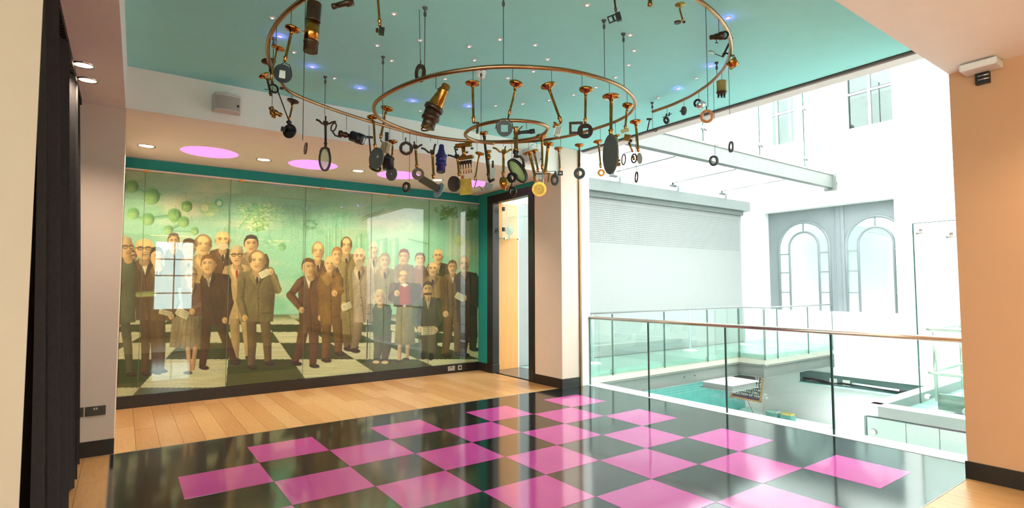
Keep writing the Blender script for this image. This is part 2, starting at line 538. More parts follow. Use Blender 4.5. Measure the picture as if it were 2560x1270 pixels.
for k, yy in enumerate((2.75, 2.95)):
    bx('tube', emitter('warm_strip_glow', (255, 214, 150), 9.0), XR + 0.14, 5.5, yy - 0.012, yy + 0.012, 3.07, 3.095, st)
    bx('holder', M_STEEL, XR + 0.13, 5.52, yy - 0.02, yy + 0.02, 3.096, 3.19, st)

# --- lamps
def spot(name, parent, loc, energy, color=WARM, size=2.4, blend=0.6, radius=0.05, aim=(0, 0, -1)):
    l = bpy.data.lights.new(name, 'SPOT')
    l.energy = energy * LAMP; l.color = color; l.spot_size = size; l.spot_blend = blend; l.shadow_soft_size = radius
    o = bpy.data.objects.new(name, l)
    COL.objects.link(o)
    o.parent = parent
    o.location = Vector(loc) - wpos(parent)
    o.rotation_euler = Vector(aim).to_track_quat('-Z', 'Y').to_euler()
    return o
M_GLOW = emitter('downlight_glow', (255, 232, 196), 3.5)
M_CHROME = mat('chrome_reflector', (220, 210, 196), 0.15, 1.0, var=0.02)
def downlight(x, y, z, label, energy, r=0.08, group=None, aim=(0, 0, -1), size=2.3):
    d = empty('recessed_downlight', (x, y, z), label, 'downlight', group)
    n = 28
    m = MB()
    m.lathe((x, y, z), (x, y, z - 0.008), [(0, r + 0.014), (1, r + 0.012), (1, r), (0, r)], n, cap=False)
    m.build('trim_ring', M_CHROME, d)
    m = MB()
    m.lathe((x, y, z - 0.0005), (x, y, z - 0.004), [(0, 0.001), (0.2, r * 0.95), (1, r * 0.97)], n)
    m.build('lit_reflector', M_GLOW, d)
    spot('downlight_beam', d, (x, y, z - 0.02), energy, size=size, aim=aim)
    return d
for k, (x, y) in enumerate(((-0.23, 2.72), (1.06, 2.68), (2.33, 2.65), (3.6, 2.6))):
    downlight(x, y, ZS, ['first recessed downlight over the mural, beside the left pier', 'second recessed downlight over the mural, between the first two pink coves',
                         'third recessed downlight over the mural, between the middle pink coves', 'fourth recessed downlight over the mural, half hidden behind hanging instruments'][k], 60, group='downlights over the mural')
downlight(-0.70, 0.03, ZS, 'nearer of two downlights above the dark curtain', 26, 0.06, 'downlights by the curtain', size=1.9)
downlight(-0.69, 0.41, ZS, 'farther of two downlights above the dark curtain', 26, 0.06, 'downlights by the curtain', size=1.9)
for k, (x, y) in enumerate(((0.6, -4.9), (2.4, -4.9), (4.1, -5.1), (-2.0, -4.6), (0.6, -7.2), (2.4, -7.2), (4.1, -7.2))):
    downlight(x, y, ZS, 'recessed downlight in the low ceiling behind the camera', 40, 0.08, 'downlights behind the camera')
for k, x in enumerate((0.9, 3.6)):
    sl = empty('linear_ceiling_lamp', (x, -8.6, ZS), 'warm linear lamp under the ceiling by the rear wall', 'lamp', 'linear lamps by the rear wall')
    bx('housing', M_WPLASTIC, x - 0.7, x + 0.7, -8.66, -8.54, ZS - 0.05, ZS - 0.001, sl)
    bx('diffuser', emitter('linear_lamp_glow', (255, 214, 150), 7.0), x - 0.68, x + 0.68, -8.645, -8.555, ZS - 0.056, ZS - 0.051, sl)
# pink lit coves
M_COVE = emitter('pink_cove_glow', (255, 172, 244), .54)
for k, (cx_, cy_) in enumerate(COVES):
    cv = empty('pink_cove_light', (cx_, cy_, ZS), ['large round pink cove light nearest the left pier', 'second round pink cove light, behind the oval lens',
               'third round pink cove light, behind hanging instruments', 'last round pink cove light, nearest the doorway'][k], 'cove light', 'round pink coves over the mural')
    m = MB()
    m.lathe((cx_, cy_, ZS), (cx_, cy_, ZS + 0.2), [(0, CR), (1, CR - 0.02)], 48, cap=False)
    m.build('cove_wall', M_COVE, cv)
    m = MB()
    m.lathe((cx_, cy_, ZS + 0.19), (cx_, cy_, ZS + 0.2), [(0, CR - 0.02), (1, CR - 0.02)], 48)
    m.build('cove_top', emitter('pink_cove_glow_top', (255, 192, 248), .55), cv)

# --- curtain
cu = empty('curtain', (-0.74, -0.6, 0), 'long dark charcoal velvet curtain hanging beside the left pier', 'curtain')
m = MB()
N, R_ = 240, 24
zs = [0.015 + (ZS - 0.05) * (k / R_) for k in range(R_ + 1)]
vs = []; fs = []
for a in range(N + 1):
    y = -2.1 + 3.16 * a / N
    ph = a / N * 2 * math.pi * 13
    for k, z in enumerate(zs):
        g = 1 - 0.45 * (z / ZS) ** 2
        x = -0.795 + 0.085 * (1 - z / ZS) + 0.05 * g * math.sin(ph + 0.5 * math.sin(ph * 0.37 + z * 0.4)) + 0.02 * math.sin(ph * 0.31 + 1.3)
        vs.append((x, y + 0.02 * math.sin(ph * 2) * g, z))
for a in range(N):
    for k in range(R_):
        i = a * (R_ + 1) + k
        fs.append((i, i + R_ + 1, i + R_ + 2, i + 1))
m.add(vs, fs, True)
m.build('drape', mat('charcoal_velvet', (52, 48, 47), 0.95, var=0.12, scale=40, ior=1.3), cu)
m = MB()
for a in range(60):
    y = -2.05 + 3.1 * a / 60
    m.box(-0.80, -0.755, y, y + 0.03, ZS - 0.06, ZS - 0.012)
m.build('pleat_heading', M_BLACK, cu)['kind'] = 'stuff'
bx('track', M_BLACK, -0.795, -0.765, -2.1, 1.1, ZS - 0.012, ZS - 0.0005, cu)

# --- wall fittings
def socket(c, right, up, n, w, h, name, label, plate, holes, rocker=True):
    c, r, u, n = Vector(c), Vector(right), Vector(up), Vector(n)
    e = empty(name, c, label, 'socket')
    bevel(MB().obox(c + n * 0.005, r * w / 2, u * h / 2, n * 0.005).build('face_plate', plate, e), 0.002)
    if holes == 2:
        for s_ in (-1, 1):
            m = MB()
            m.obox(c + r * s_ * w * .27 + u * h * .18 + n * 0.0105, r * .003, u * .006, n * .0008)
            for q in (-1, 1): m.obox(c + r * (s_ * w * .27 + q * .011) - u * h * .16 + n * 0.0105, r * .005, u * .003, n * .0008)
            m.build('pin_holes', M_BLACK, e)['kind'] = 'stuff'
            MB().obox(c + r * s_ * w * .06 + u * h * .24 + n * .012, r * .006, u * .009, n * .003).build('rocker_switch', M_STEEL if plate != M_STEEL else M_BLACK, e)
    else:
        MB().obox(c + n * .0105, r * w * .25, u * h * .25, n * .001).build('port', M_BLACK, e)
    return e
M_DKMETAL = mat('dark_nickel_plate', (92, 84, 76), 0.3, 0.9)
socket((-0.572, YB + 0.04, 0.412), (1, 0, 0), (0, 0, 1), (0, -1, 0), 0.15, 0.085, 'double_socket', 'dark metal double socket low on the left pier', M_DKMETAL, 2)
socket((-0.70, YB + 0.04, 0.412), (1, 0, 0), (0, 0, 1), (0, -1, 0), 0.085, 0.085, 'single_socket', 'dark metal plate half hidden behind the curtain hem', M_DKMETAL, 1)
a = at(1128, 922, 1, YM - 0.06); b = at(1147, 921, 1, YM - 0.06)
socket((a.x, YM - 0.06, 0.085), (1, 0, 0), (0, 0, 1), (0, -1, 0), 0.14, 0.08, 'double_socket', 'steel double socket on the black skirting under the mural', M_STEEL, 2)
socket((b.x + 0.02, YM - 0.06, 0.085), (1, 0, 0), (0, 0, 1), (0, -1, 0), 0.08, 0.08, 'data_socket', 'small square steel data socket on the black skirting under the mural', M_STEEL, 1)
def speaker(x0, x1, z0, z1, y, label):
    sp = empty('wall_speaker', ((x0 + x1) / 2, y, z0), label, 'speaker')
    m = MB()
    n = 10
    prof = [(-0.5, 0.0)] + [(-0.5 + 0.04, -0.06)] + [(-0.42 + 0.84 * k / n, -0.12 - 0.03 * math.sin(math.pi * k / n)) for k in range(n + 1)] + [(0.46, -0.06), (0.5, 0.0)]
    vs = []
    for z in (z0, z1):
        for t, d in prof: vs.append(((x0 + x1) / 2 + t * (x1 - x0), y - 0.02 + d, z))
    k = len(prof)
    fs = [tuple(range(k))[::-1], tuple(range(k, 2 * k))] + [(i, (i + 1) % k, k + (i + 1) % k, k + i) for i in range(k)]
    m.add(vs, fs)
    bevel(m.build('cabinet', mat('speaker_grey_white', (206, 200, 192), 0.5), sp), 0.008)
    g = MB()
    vs = []
    for z in (z0 + 0.012, z1 - 0.035):
        for q in range(n + 1):
            t = -0.42 + 0.84 * q / n
            vs.append(((x0 + x1) / 2 + t * (x1 - x0), y - 0.024 - 0.12 - 0.03 * math.sin(math.pi * q / n), z))
    g.add(vs, [(q, q + 1, n + 2 + q, n + 1 + q) for q in range(n)])
    g.build('grille', mat('speaker_grille', (176, 164, 156), 0.8, var=0.2, scale=300), sp)
    MB().box(x1 - 0.045, x1 - 0.03, y - 0.165, y - 0.15, z0 + 0.05, z0 + 0.075).build('badge', M_BLACK, sp)
    bx('bracket', M_STEEL, (x0 + x1) / 2 - 0.03, (x0 + x1) / 2 + 0.03, y - 0.03, y, z0 + 0.04, z1 - 0.04, sp)
    m = MB(); m.tube([((x0 + x1) / 2 + .0, y - .015, z1), ((x0 + x1) / 2 + .005, y - .02, z1 + .06), ((x0 + x1) / 2 + .05, y - .01, min(z1 + .1, ZT - .02)), ((x0 + x1) / 2 + .09, y - .004, min(z1 + .11, ZT - 0.005))], 0.003, 6)
    m.build('cable', M_BLACK if x0 > 2 else M_WPLASTIC, sp)
speaker(0.27, 0.535, 3.37, 3.555, YB, 'grey white loudspeaker on the bulkhead above the mural')
speaker(4.22, 4.5, 3.36, 3.56, YB, 'pale loudspeaker on the bulkhead behind the hanging stands')
rt = empty('wireless_box', (4.9, -4.16, 3.27), 'white wireless access box with black bracket on the tan pillar', 'router')
m = MB(); m.obox((4.9, -4.165, 3.235), (0.09, 0, 0), (0, 0.12, 0), (0, 0, 0.028))
bevel(m.build('housing', M_WPLASTIC, rt), 0.012)
bx('bracket', M_BLACK, 4.955, 4.998, -4.20, -4.11, 3.12, 3.207, rt)
m = MB()
for z in (3.15, 3.18): m.rod((4.95, -4.2, z), (4.95, -4.13, z), 0.006)
m.build('cable', M_STEEL, rt)
# ================================================================== the courtyard beyond the glass
M_CW = mat('courtyard_white_render', (240, 240, 238), 0.8, var=0.01, bump=0.03, bscale=30)
M_BLINDW = mat('pale_mint_panel', (154, 158, 156), 0.6, var=0.01)
M_GREYP = mat('pale_grey_joinery', (126, 136, 138), 0.5, var=0.02)
M_RAIL = mat('satin_steel_rail', (206, 186, 170), 0.3, 1.0, var=0.04)
M_BGLASS = glass('balustrade_glass', (245, 251, 249), 1.0)
M_EDGE = mat('green_glass_edge', (58, 92, 84), 0.2, var=0.05)
YW = 3.45        # long side wall
XF = 14.2        # far wall face
XP = 14.5        # back of the arch recess
ZL = -3.2        # lower floor
# floor edge: white sill, bronze track, white jamb
bx('trim_6', mat('white_sill', (244, 244, 242), 0.5), XG, XG + 0.27, YR, 1.06, -0.35, 0.004, kind='structure')
bx('trim_7', mat('bronze_track', (150, 116, 84), 0.35, 0.7), 5.266, 5.30, 1.035, 1.75, 0.0, ZT, kind='structure')
bx('wall_jamb', M_CW, 5.30, 5.49, 1.05, 1.75, ZL, 9.0, kind='structure')
bx('wall_courtyard_near', M_CW, 5.54, 5.64, YR - 5, 1.05, ZT + 0.02, 9.0, kind='structure')
bx('wall_courtyard_near_lower', M_CW, XG - 0.1, XG + 0.2, -9, 3.5, ZL, -0.36, kind='structure')
bx('wall_courtyard_side', M_CW, 5.42, XF, -6.6, -6.4, ZL, 9.0, kind='structure')
bx('floor_lower', mat('pale_lower_floor', (214, 222, 218), 0.5), 5.3, XF, -6.5, YW + 0.1, ZL - 0.1, ZL, kind='structure')

# far wall with the arch recess cut into it
RY0, RY1, RZ0, RZ1 = -0.12, 3.27, 0.86, 3.62
w = MB()
w.box(XF, XP + 0.3, RY1, 9.0, ZL, 10.0)
w.box(XF, XP + 0.3, -6.5, RY0, ZL, 10.0)
w.box(XF, XP + 0.3, RY0, RY1, RZ1, 10.0)
w.box(XF, XP + 0.3, RY0, RY1, ZL, RZ0)
w.build('wall_far', M_CW)['kind'] = 'structure'
bx('trim_8', M_CW, XF - 0.05, XF, -0.75, 1.25, 4.20, 4.30, kind='structure')
bx('trim_9', M_CW, XF - 0.14, XF, -6.4, 1.4, -0.74, -0.16, kind='structure')
bx('wall_far_room', mat('pale_interior_wall', (226, 236, 232), 0.8), XP + 0.9, XP + 1.0, -1.2, 4.0, 0.0, 4.2, kind='structure')
# long side wall: pale panel above the walkway, turquoise mosaic below
bx('wall_courtyard_long', M_BLINDW, 5.71, 13.36, YW, YW + 0.1, -0.12, 3.9, kind='structure')
bx('wall_courtyard_pilaster', M_CW, 13.37, XF, YW - 0.02, YW + 0.1, ZL, 3.95, kind='structure')
mos = bx('wall_mosaic', mat('turquoise_mosaic', (112, 206, 200), 0.25, var=0.12, scale=5), 5.71, 13.36, YW, YW + 0.1, ZL, -0.13, kind='structure')
# grids of small dots on panel and mosaic are too small to pick apart singly
def dots(name, material, parent, x0, x1, z0, z1, st, r):
    vs = []; fs = []
    nx, nz = int((x1 - x0) / st), int((z1 - z0) / st)
    for i in range(nx):
        for k in range(nz):
            x, z = x0 + (i + .5) * st, z0 + (k + .5) * st
            n = len(vs)
            vs += [(x - r, YW - .003, z - r), (x + r, YW - .003, z - r), (x + r, YW - .003, z + r), (x - r, YW - .003, z + r), (x, YW - .006, z)]
            fs += [(n, n + 1, n + 4), (n + 1, n + 2, n + 4), (n + 2, n + 3, n + 4), (n + 3, n, n + 4)]
    o = MB().add(vs, fs).build(name, material, parent)
    o['kind'] = 'stuff'
dots('perforation_dots', mat('grey_perforation', (120, 127, 126), 0.7), bpy.data.objects['wall_courtyard_long'], 7.3, 13.3, 2.5, 3.40, 0.045, 0.010)
dots('mosaic_dots', mat('pale_mosaic_stud', (172, 232, 226), 0.4), mos, 6.0, 12.2, -1.12, -0.5, 0.06, 0.014)

M_BEAM = mat('grey_beam_paint', (106, 114, 109), .5, var=.04)
# header box over the panel
hd = empty('header_beam', (9.5, YW - 0.1, 3.6), 'long pale grey box header above the mint panel wall', 'beam')
bx('box', M_PSTEEL, 5.49, 13.55, YW - 0.2, YW - 0.02, 3.62, 3.88, hd)
bx('blind_cassette', mat('grey_blind_slot', (112, 120, 118), 0.6), 5.49, 13.36, YW - 0.1, YW - 0.005, 3.5, 3.615, hd)
def ibeam(name, p0, p1, z0, z1, label, fw=0.1, web=0.012, cat='beam', end=False, flange_m=None):
    """steel I-beam from p0 to p1 (plan), flanges at z0 and z1"""
    p0, p1 = Vector((p0[0], p0[1], 0)), Vector((p1[0], p1[1], 0))
    d = (p1 - p0).normalized(); q = Vector((-d.y, d.x, 0)); c = (p0 + p1) / 2; L = (p1 - p0).length / 2
    e = empty(name, (c.x, c.y, z0), label, cat)
    MB().obox((c.x, c.y, (z0 + z1) / 2), d * L, q * web, Vector((0, 0, (z1 - z0) / 2 - .016))).build('web', M_BEAM, e)
    for z in (z0 + .008, z1 - .008):
        MB().obox((c.x, c.y, z), d * L, q * fw, Vector((0, 0, .008))).build('flange', flange_m or M_BEAM, e)
    if end:
        MB().obox((p1.x, p1.y, (z0 + z1) / 2), d * .012, q * fw * 1.5, Vector((0, 0, (z1 - z0) / 2 + .03))).build('end_plate', M_BEAM, e)
    return e
def steelbox(name, x0, x1, y0, y1, z0, z1, label):
    e = empty(name, ((x0 + x1) / 2, (y0 + y1) / 2, z0), label, 'beam')
    bx('web', M_BEAM, x0, x1, y0 + .02, y1 - .02, z0 + .015, z1 - .015, e)
    bx('flange', M_BEAM, x0, x1, y0, y1, z1 - .015, z1, e)
    bx('flange', M_BEAM, x0, x1, y0, y1, z0, z0 + .015, e)
    return e
rb = steelbox('roof_beam', 5.6, 14.17, 1.24, 1.40, 4.06, 4.40, 'pale grey roof beam running out to the far wall')
bx('end_plate', M_BEAM, 14.14, 14.19, 1.16, 1.48, 4.0, 4.44, rb)
bx('channel', mat('grey_glazing_channel', (150, 160, 160), .5), 5.6, 14.1, 1.30, 1.36, 4.40, 4.45, rb)

def pane(name, parent, p, material, edges=True, ew=0.007):
    """glass pane from four corners, with green cut edges on its two upright sides"""
    p = [Vector(q) for q in p]
    n = (p[1] - p[0]).cross(p[3] - p[0]).normalized() * 0.012
    o = MB().plate(p, None, n).build(name, material, parent)
    if edges:
        for a, b in ((p[0], p[3]), (p[1], p[2])):
            m = MB(); d = (p[1] - p[0]).normalized() * ew
            m.obox((a + b) / 2, d, n * .55, (b - a) / 2)
            q = m.build('cut_edge', M_EDGE, parent)
            q.parent = o; q.location = Vector(q.location) + wpos(parent) - wpos(o)
    return o
# upright glazing on the roof beam
gz = empty('clerestory_glazing', (9.5, 1.33, 4.45), 'row of upright glass panes standing on the roof beam', 'glazing')
xsj = [5.6, 7.0, 8.85, 10.9, 12.89, 13.62]
for a, b in zip(xsj[:-1], xsj[1:]):
    pane('glass_pane', gz, [(a + .008, 1.33, 4.452), (b - .008, 1.33, 4.452), (b - .008, 1.33, 7.6), (a + .008, 1.33, 7.6)], M_BGLASS, ew=0.014)
def clamp(parent, p, r=0.05, name='glass_clamp', d=(0, -1, 0)):
    p = Vector(p); d = Vector(d)
    m = MB(); m.rod(p - d * .03, p + d * .06, r * .5)
    for s_ in (-1, 1): m.lathe(p + Vector((s_ * .07, 0, 0)) + d * .01, p + Vector((s_ * .07, 0, 0)) + d * .06, [(0, r), (.6, r), (1, r * .6)], 14)
    m.obox(p + d * .02, (.08, 0, 0), (0, .01, 0), (0, 0, .018))
    return m.build(name, mat('white_steel_fitting', (128, 132, 130), .35, .4), parent)
for p in ((8.85, 1.33, 4.72), (10.9, 1.33, 4.69), (12.89, 1.33, 4.66), (12.89, 1.33, 5.91), (8.85, 1.33, 5.95), (10.9, 1.33, 5.93)): clamp(gz, p)
for x in (9.31, 11.48, 13.55, 7.2):
    bx('foot_bracket', mat('white_steel_fitting', (128, 132, 130)), x - .05, x + .05, 1.245, 1.298, 4.402, 4.52, gz)
# glass roof between header and beam
gr = empty('glass_roof', (9.5, 2.4, 4.0), 'white translucent glass roof between header and roof beam', 'glass roof')
M_ROOFG = glass('frosted_roof_glass', (246, 250, 250), 0.6, 0.8, haze_rgb=(244, 248, 248))
rx = [5.6, 6.0, 8.08, 10.1, 12.08, 14.1]
for a, b in zip(rx[:-1], rx[1:]):
    pane('glass_pane', gr, [(a + .012, 1.42, 4.06), (b - .012, 1.42, 4.06), (b - .012, YW - .02, 4.03), (a + .012, YW - .02, 4.03)], M_ROOFG, edges=True, ew=0.016)
for x in rx[2:5]:
    clamp(gr, (x + .05, YW - .28, 4.0), 0.05, d=(0, 0, -1))
    bx('stand_off_bracket', mat('white_steel_fitting', (128, 132, 130)), x + .28, x + .36, YW - .22, YW - .16, 3.88, 4.0, gr)
    bx('stand_off_plate', M_BGLASS, x - .1, x + .42, YW - .23, YW - .222, 3.88, 4.02, gr)

# --- arched joinery in the recess
jn = empty('window_2', (XP, 1.6, RZ0), 'pale grey panelling with two arched windows in the far wall recess', kind='structure')
def arch_pts(cy, r, zs_, z0, n=24):
    """outline of a round-headed arch from the left foot over the top to the right foot (left = larger y)"""
    return [(cy + r, z0)] + [(cy + r * math.cos(math.pi * k / n), zs_ + r * math.sin(math.pi * k / n)) for k in range(n + 1)] + [(cy - r, z0)]
ARCH = [(2.26, 0.70, 2.58), (0.44, 0.70, 2.56)]
SPL = 1.30
for (cy, r, zsp), (ya, yb) in zip(ARCH, ((3.4, SPL), (SPL, -0.5))):
    pts = arch_pts(cy, r, zsp, RZ0)
    m = MB()
    top = RZ1 + .1
    for (y0, z0), (y1, z1) in zip(pts[:-1], pts[1:]):
        if abs(y0 - y1) > 1e-6:
            m.box(XP, XP + .06, y1, y0, (z0 + z1) / 2, top)
    m.box(XP, XP + .06, cy + r, ya, RZ0, top)
    m.box(XP, XP + .06, yb, cy - r, RZ0, top)
    m.build('arched_panel', M_GREYP, jn)
    MB().tube([(XP - .01, y, z) for y, z in pts], 0.035, 8).build('outer_arch_frame', M_GREYP, jn)
    pi = arch_pts(cy, r * .585, zsp + .02, RZ0)
    MB().tube([(XP + .01, y, z) for y, z in pi], 0.03, 8).build('inner_arch_frame', M_GREYP, jn)
    for z in (1.35, 1.9, 2.42):
        for s_ in (-1, 1):
            bx('glazing_bar', M_GREYP, XP - .01, XP + .03, cy + s_ * r * .585, cy + s_ * r, z - .018, z + .018, jn)
    bx('glazing_bar', M_GREYP, XP - .01, XP + .03, cy - .015, cy + .015, zsp + r * .6, zsp + r, jn)
    bx('arch_pane', glass('mirror_pane', (236, 246, 244), 1.0, 0.06, ior=3.2), XP + .03, XP + .036, cy - r, cy + r, RZ0, zsp + r, jn)
bx('post', M_GREYP, XP - .03, XP + .02, SPL - .14, SPL - .06, RZ0, RZ1, jn)
bx('post', M_GREYP, XP - .02, XP + .02, SPL + .1, SPL + .12, RZ0, RZ1, jn)
# --- upper sash windows
def sash(n, y0, y1, z0, z1, label):
    e = empty('window_%d' % n, (XF, (y0 + y1) / 2, z0), label, kind='structure')
    g = mat('grey_sash_paint', (150, 158, 158), .5)
    bx('shade_sheet', mat('painted_room_shade', (40, 39, 35), .8, var=.5, scale=2.5), XF - .012, XF - .004, y0, y1, z0, z1, e)  # flat sheet on the wall, the room's dimness put into its colour
    for yy in (y0, y1, (y0 + y1) / 2): bx('stile', g, XF - .06, XF - .01, yy - .03, yy + .03, z0, z1, e)
    for zz in (z0 + .04, (z0 + z1) / 2, z1): bx('sash_rail', g, XF - .055, XF - .01, y0, y1, zz - (.05 if zz < z0 + .1 else .025), zz + .03, e)
    for a in (0, 1):
        for b in (0, 1):
            ym, zm = (y0 + y1) / 2, (z0 + z1) / 2
            bx('pane', M_GLASS, XF - .03, XF - .024, (y0, ym)[a] + .03, (ym, y1)[a] - .03, (z0, zm)[b] + .05, (zm, z1)[b] - .03, e)
    bx('sill', M_CW, XF - .1, XF, y0 - .14, y1 + .14, z0 - .16, z0 - .05, e)
sash(3, -0.22, 0.84, 5.42, 7.3, 'grey sash window high on the white far wall')
sash(4, 2.2, 3.25, 5.42, 7.3, 'sash window seen through the clerestory glass')

# --- walkway
wk = empty('glass_walkway', (9.5, 2.7, -0.12), 'raised walkway with pale mint glass floor along the panel wall', 'walkway')
M_WGL = mat('mint_glass_floor', (146, 182, 172), 0.12, var=0.03)
xw = [5.72, 7.0, 8.5, 10.0, 11.0]
for a, b in zip(xw[:-1], xw[1:]):
    bx('floor_pane', M_WGL, a + .003, b - .003, 2.05, YW - .05, -0.09, 0.0, wk)
for a, b in ((11.0, 12.5), (12.5, XF)):
    bx('floor_pane', M_WGL, a + .003, b - .003, 1.4, YW - .05, -0.09, 0.0, wk)
bx('dark_joint', mat('dark_joint_strip', (70, 78, 78), .6), 5.72, 13.36, YW - .05, YW - .01, -0.09, 0.004, wk)
M_FASC = mat('cream_fascia', (176, 174, 162), .5)
for n, a in (('fascia', (5.49, 11.0, 2.03, 2.05, -.22, -.09)), ('fascia', (10.98, 11.0, 1.4, 2.03, -.22, -.09)), ('fascia', (10.98, XF, 1.38, 1.4, -.22, -.09))):
    bx(n, M_FASC, *a, parent=wk)
ibeam('walkway_beam', (5.55, 2.05), (11.06, 2.05), -.5, -.226, 'long steel beam under the front of the walkway', .06)
ibeam('walkway_beam', (11.0, 2.04), (11.0, 1.4), -.5, -.226, 'short cross beam at the corner of the walkway', .06)
ibeam('walkway_beam', (10.95, 1.4), (14.0, 1.4), -.5, -.226, 'steel beam under the farther walkway corner, ending at the far wall', .06, end=True)
def rail(name, pts, r, label, panes, zb=-.11, zt=1.02, posts=()):
    e = empty(name, (pts[0][0], pts[0][1], 0), label, 'balustrade')
    MB().tube(pts, r, 12).build('handrail', M_RAIL if r > .02 else M_PSTEEL, e)
    for a, b in panes:
        pane('glass_pane', e, [(a[0], a[1], zb), (b[0], b[1], zb), (b[0], b[1], zt), (a[0], a[1], zt)], M_BGLASS, ew=0.006)
    return e
rail('walkway_balustrade', [(5.49, 2.04, 1.05), (10.99, 2.04, 1.05), (10.99, 1.39, 1.05), (14.17, 1.39, 1.05)], .018, 'far glass balustrade with slim white rail along the walkway',
     [((5.5, 2.02), (6.91, 2.02)), ((6.93, 2.02), (8.37, 2.02)), ((8.39, 2.02), (9.79, 2.02)), ((9.81, 2.02), (10.96, 2.02)), ((10.97, 2.0), (10.97, 1.39)),
      ((10.98, 1.37), (11.48, 1.37)), ((11.5, 1.37), (12.86, 1.37)), ((12.88, 1.37), (14.1, 1.37))])
rail('balustrade', [(XG + .05, 1.05, 1.05), (XG + .05, -3.93, 1.05)], .024, 'near glass balustrade with copper toned handrail at the floor edge',
     [((XG + .05, 1.04), (XG + .05, -.165)), ((XG + .05, -.175), (XG + .05, -1.405)), ((XG + .05, -1.415), (XG + .05, -2.665)), ((XG + .05, -2.675), (XG + .05, -3.93))], zb=.004, zt=1.03)
for k, (x, y) in enumerate(((7.15, 2.82), (10.48, 3.02), (12.7, 2.98))):
    p = empty('stanchion', (x, y, 0), ['slim steel stanchion nearest the white jamb on the walkway', 'middle slim steel stanchion on the walkway', 'slim steel stanchion at the far end of the walkway'][k], 'stanchion', 'stanchions on the walkway')
    MB().rod((x, y, .01), (x, y, 1.0), .022).build('post', mat('pale_steel_post', (196, 212, 208), .35, .5), p)
    m = MB(); m.lathe((x, y, 0), (x, y, .03), [(0, .17), (.5, .16), (1, .04)], 24); m.build('base_plate', mat('white_base', (236, 240, 238), .4), p)
tr = empty('steel_ledge', (10.1, 1.7, -.6), 'small white topped steel ledge below the walkway beam', 'ledge')
bx('top', mat('white_ledge_top', (244, 244, 242), .5), 9.6, 10.56, 1.29, 2.1, -.516, -.5, tr)
bx('web', M_PSTEEL, 9.66, 10.5, 1.33, 2.06, -.63, -.516, tr)
bx('flange', M_PSTEEL, 9.6, 10.56, 1.29, 2.1, -.642, -.63, tr)
MB().rod((9.62, 2.08, -.5), (9.62, 2.08, -.46), .02).build('bolt', M_STEEL, tr)
for k, x in enumerate((9.0, 9.35)):
    MB().rod((x, 2.035, -.36), (x, 2.03, -.36), .018).build('bolt_hole', M_BLACK, bpy.data.objects['walkway_beam'])
# --- menu board
c_ = at(1866, 962, 0, 12.0)
n_ = Vector((CAM_LOC.x - c_.x, CAM_LOC.y - c_.y, 0)).normalized()
def on_board(px, py):
    d = ray(px, py)
    return CAM_LOC + d * ((c_ - CAM_LOC).dot(n_) / d.dot(n_))
mb = empty('menu_board', c_, 'chalk menu board in a gilt frame below the walkway', 'menu board')
top = on_board(1872, 922); bot = on_board(1863.5, 999.5)
u_ = (top - bot); hh = u_.length / 2; u_.normalize()
r_ = (on_board(1903, 998) - on_board(1824, 1001)); wl = r_.length / 2
r_ = (r_ - u_ * r_.dot(u_)).normalized()
n_ = r_.cross(u_)
c_ = (top + bot) / 2
MB().obox(c_, r_ * wl * .93, u_ * hh * .95, n_ * .008).build('slate', mat('chalkboard', (44, 62, 58), .8, var=.15), mb)
M_GILT = mat('gilt_frame', (150, 116, 70), .45, .3, var=.35, scale=40)
for a, b, c in ((1, 0, 'side'), (-1, 0, 'side'), (0, 1, 'end'), (0, -1, 'end')):
    if a: MB().obox(c_ + r_ * a * wl * .93, r_ * wl * .07, u_ * hh, n_ * .02).build('frame_bar', M_GILT, mb)
    else: MB().obox(c_ + u_ * b * hh * .95, r_ * wl, u_ * hh * .055, n_ * .02).build('frame_bar', M_GILT, mb)
M_CHALK = mat('white_chalk', (232, 238, 232), .9)
for k, t in enumerate(('MENU  BAR', '£2.10', '£2.40', '£2.60', '£2.70', 'DOUBLE (DBL) £1.60', 'MACCHIATO (DBL) £1.90', 'SELECTION OF TEAS £1.70')):
    sz = .095 if k < 5 else .07
    off = (-.1 if k == 0 else (wl * .45 if k < 5 else -wl * .84))
    text('chalk_line', t, c_ + u_ * (hh * .66 - k * hh * .195) + r_ * off + n_ * .0095, r_, u_, sz, M_CHALK, mb)
MB().tube([c_ - u_ * hh + r_ * .05, c_ - u_ * hh + r_ * .2 - Vector((0, 0, .35))], .006, 6).build('hanging_cord', M_IRON, mb)
# --- service slot with cables in the far wall
sl = empty('service_slot', (XF - .02, .4, -1.05), 'open service slot with cables and sockets low on the far wall', 'cable tray')
bx('back_plate', mat('slot_shadow_green', (96, 122, 118), .7), XF - .03, XF - .005, -6.0, 2.3, -1.02, -.72, sl)
bx('tray_lip', mat('mint_tray', (190, 224, 216), .5), XF - .12, XF - .03, -6.0, 2.3, -1.05, -1.02, sl)
for y in (1.42, 1.1): bx('socket_plate', M_WPLASTIC, XF - .05, XF - .03, y - .09, y + .09, -.98, -.84, sl)
MB().rod((XF - .07, .95, -.90), (XF - .07, -.1, -.92), .025).build('lamp_tube', mat('white_tube', (240, 242, 240), .3), sl)
for k in range(3):
    rnd = random.Random(k)
    MB().tube([(XF - .07, 2.2 - .25 * q, -.98 + rnd.uniform(0, .07)) for q in range(14)], .012, 6).build('cable', M_BLACK, sl)
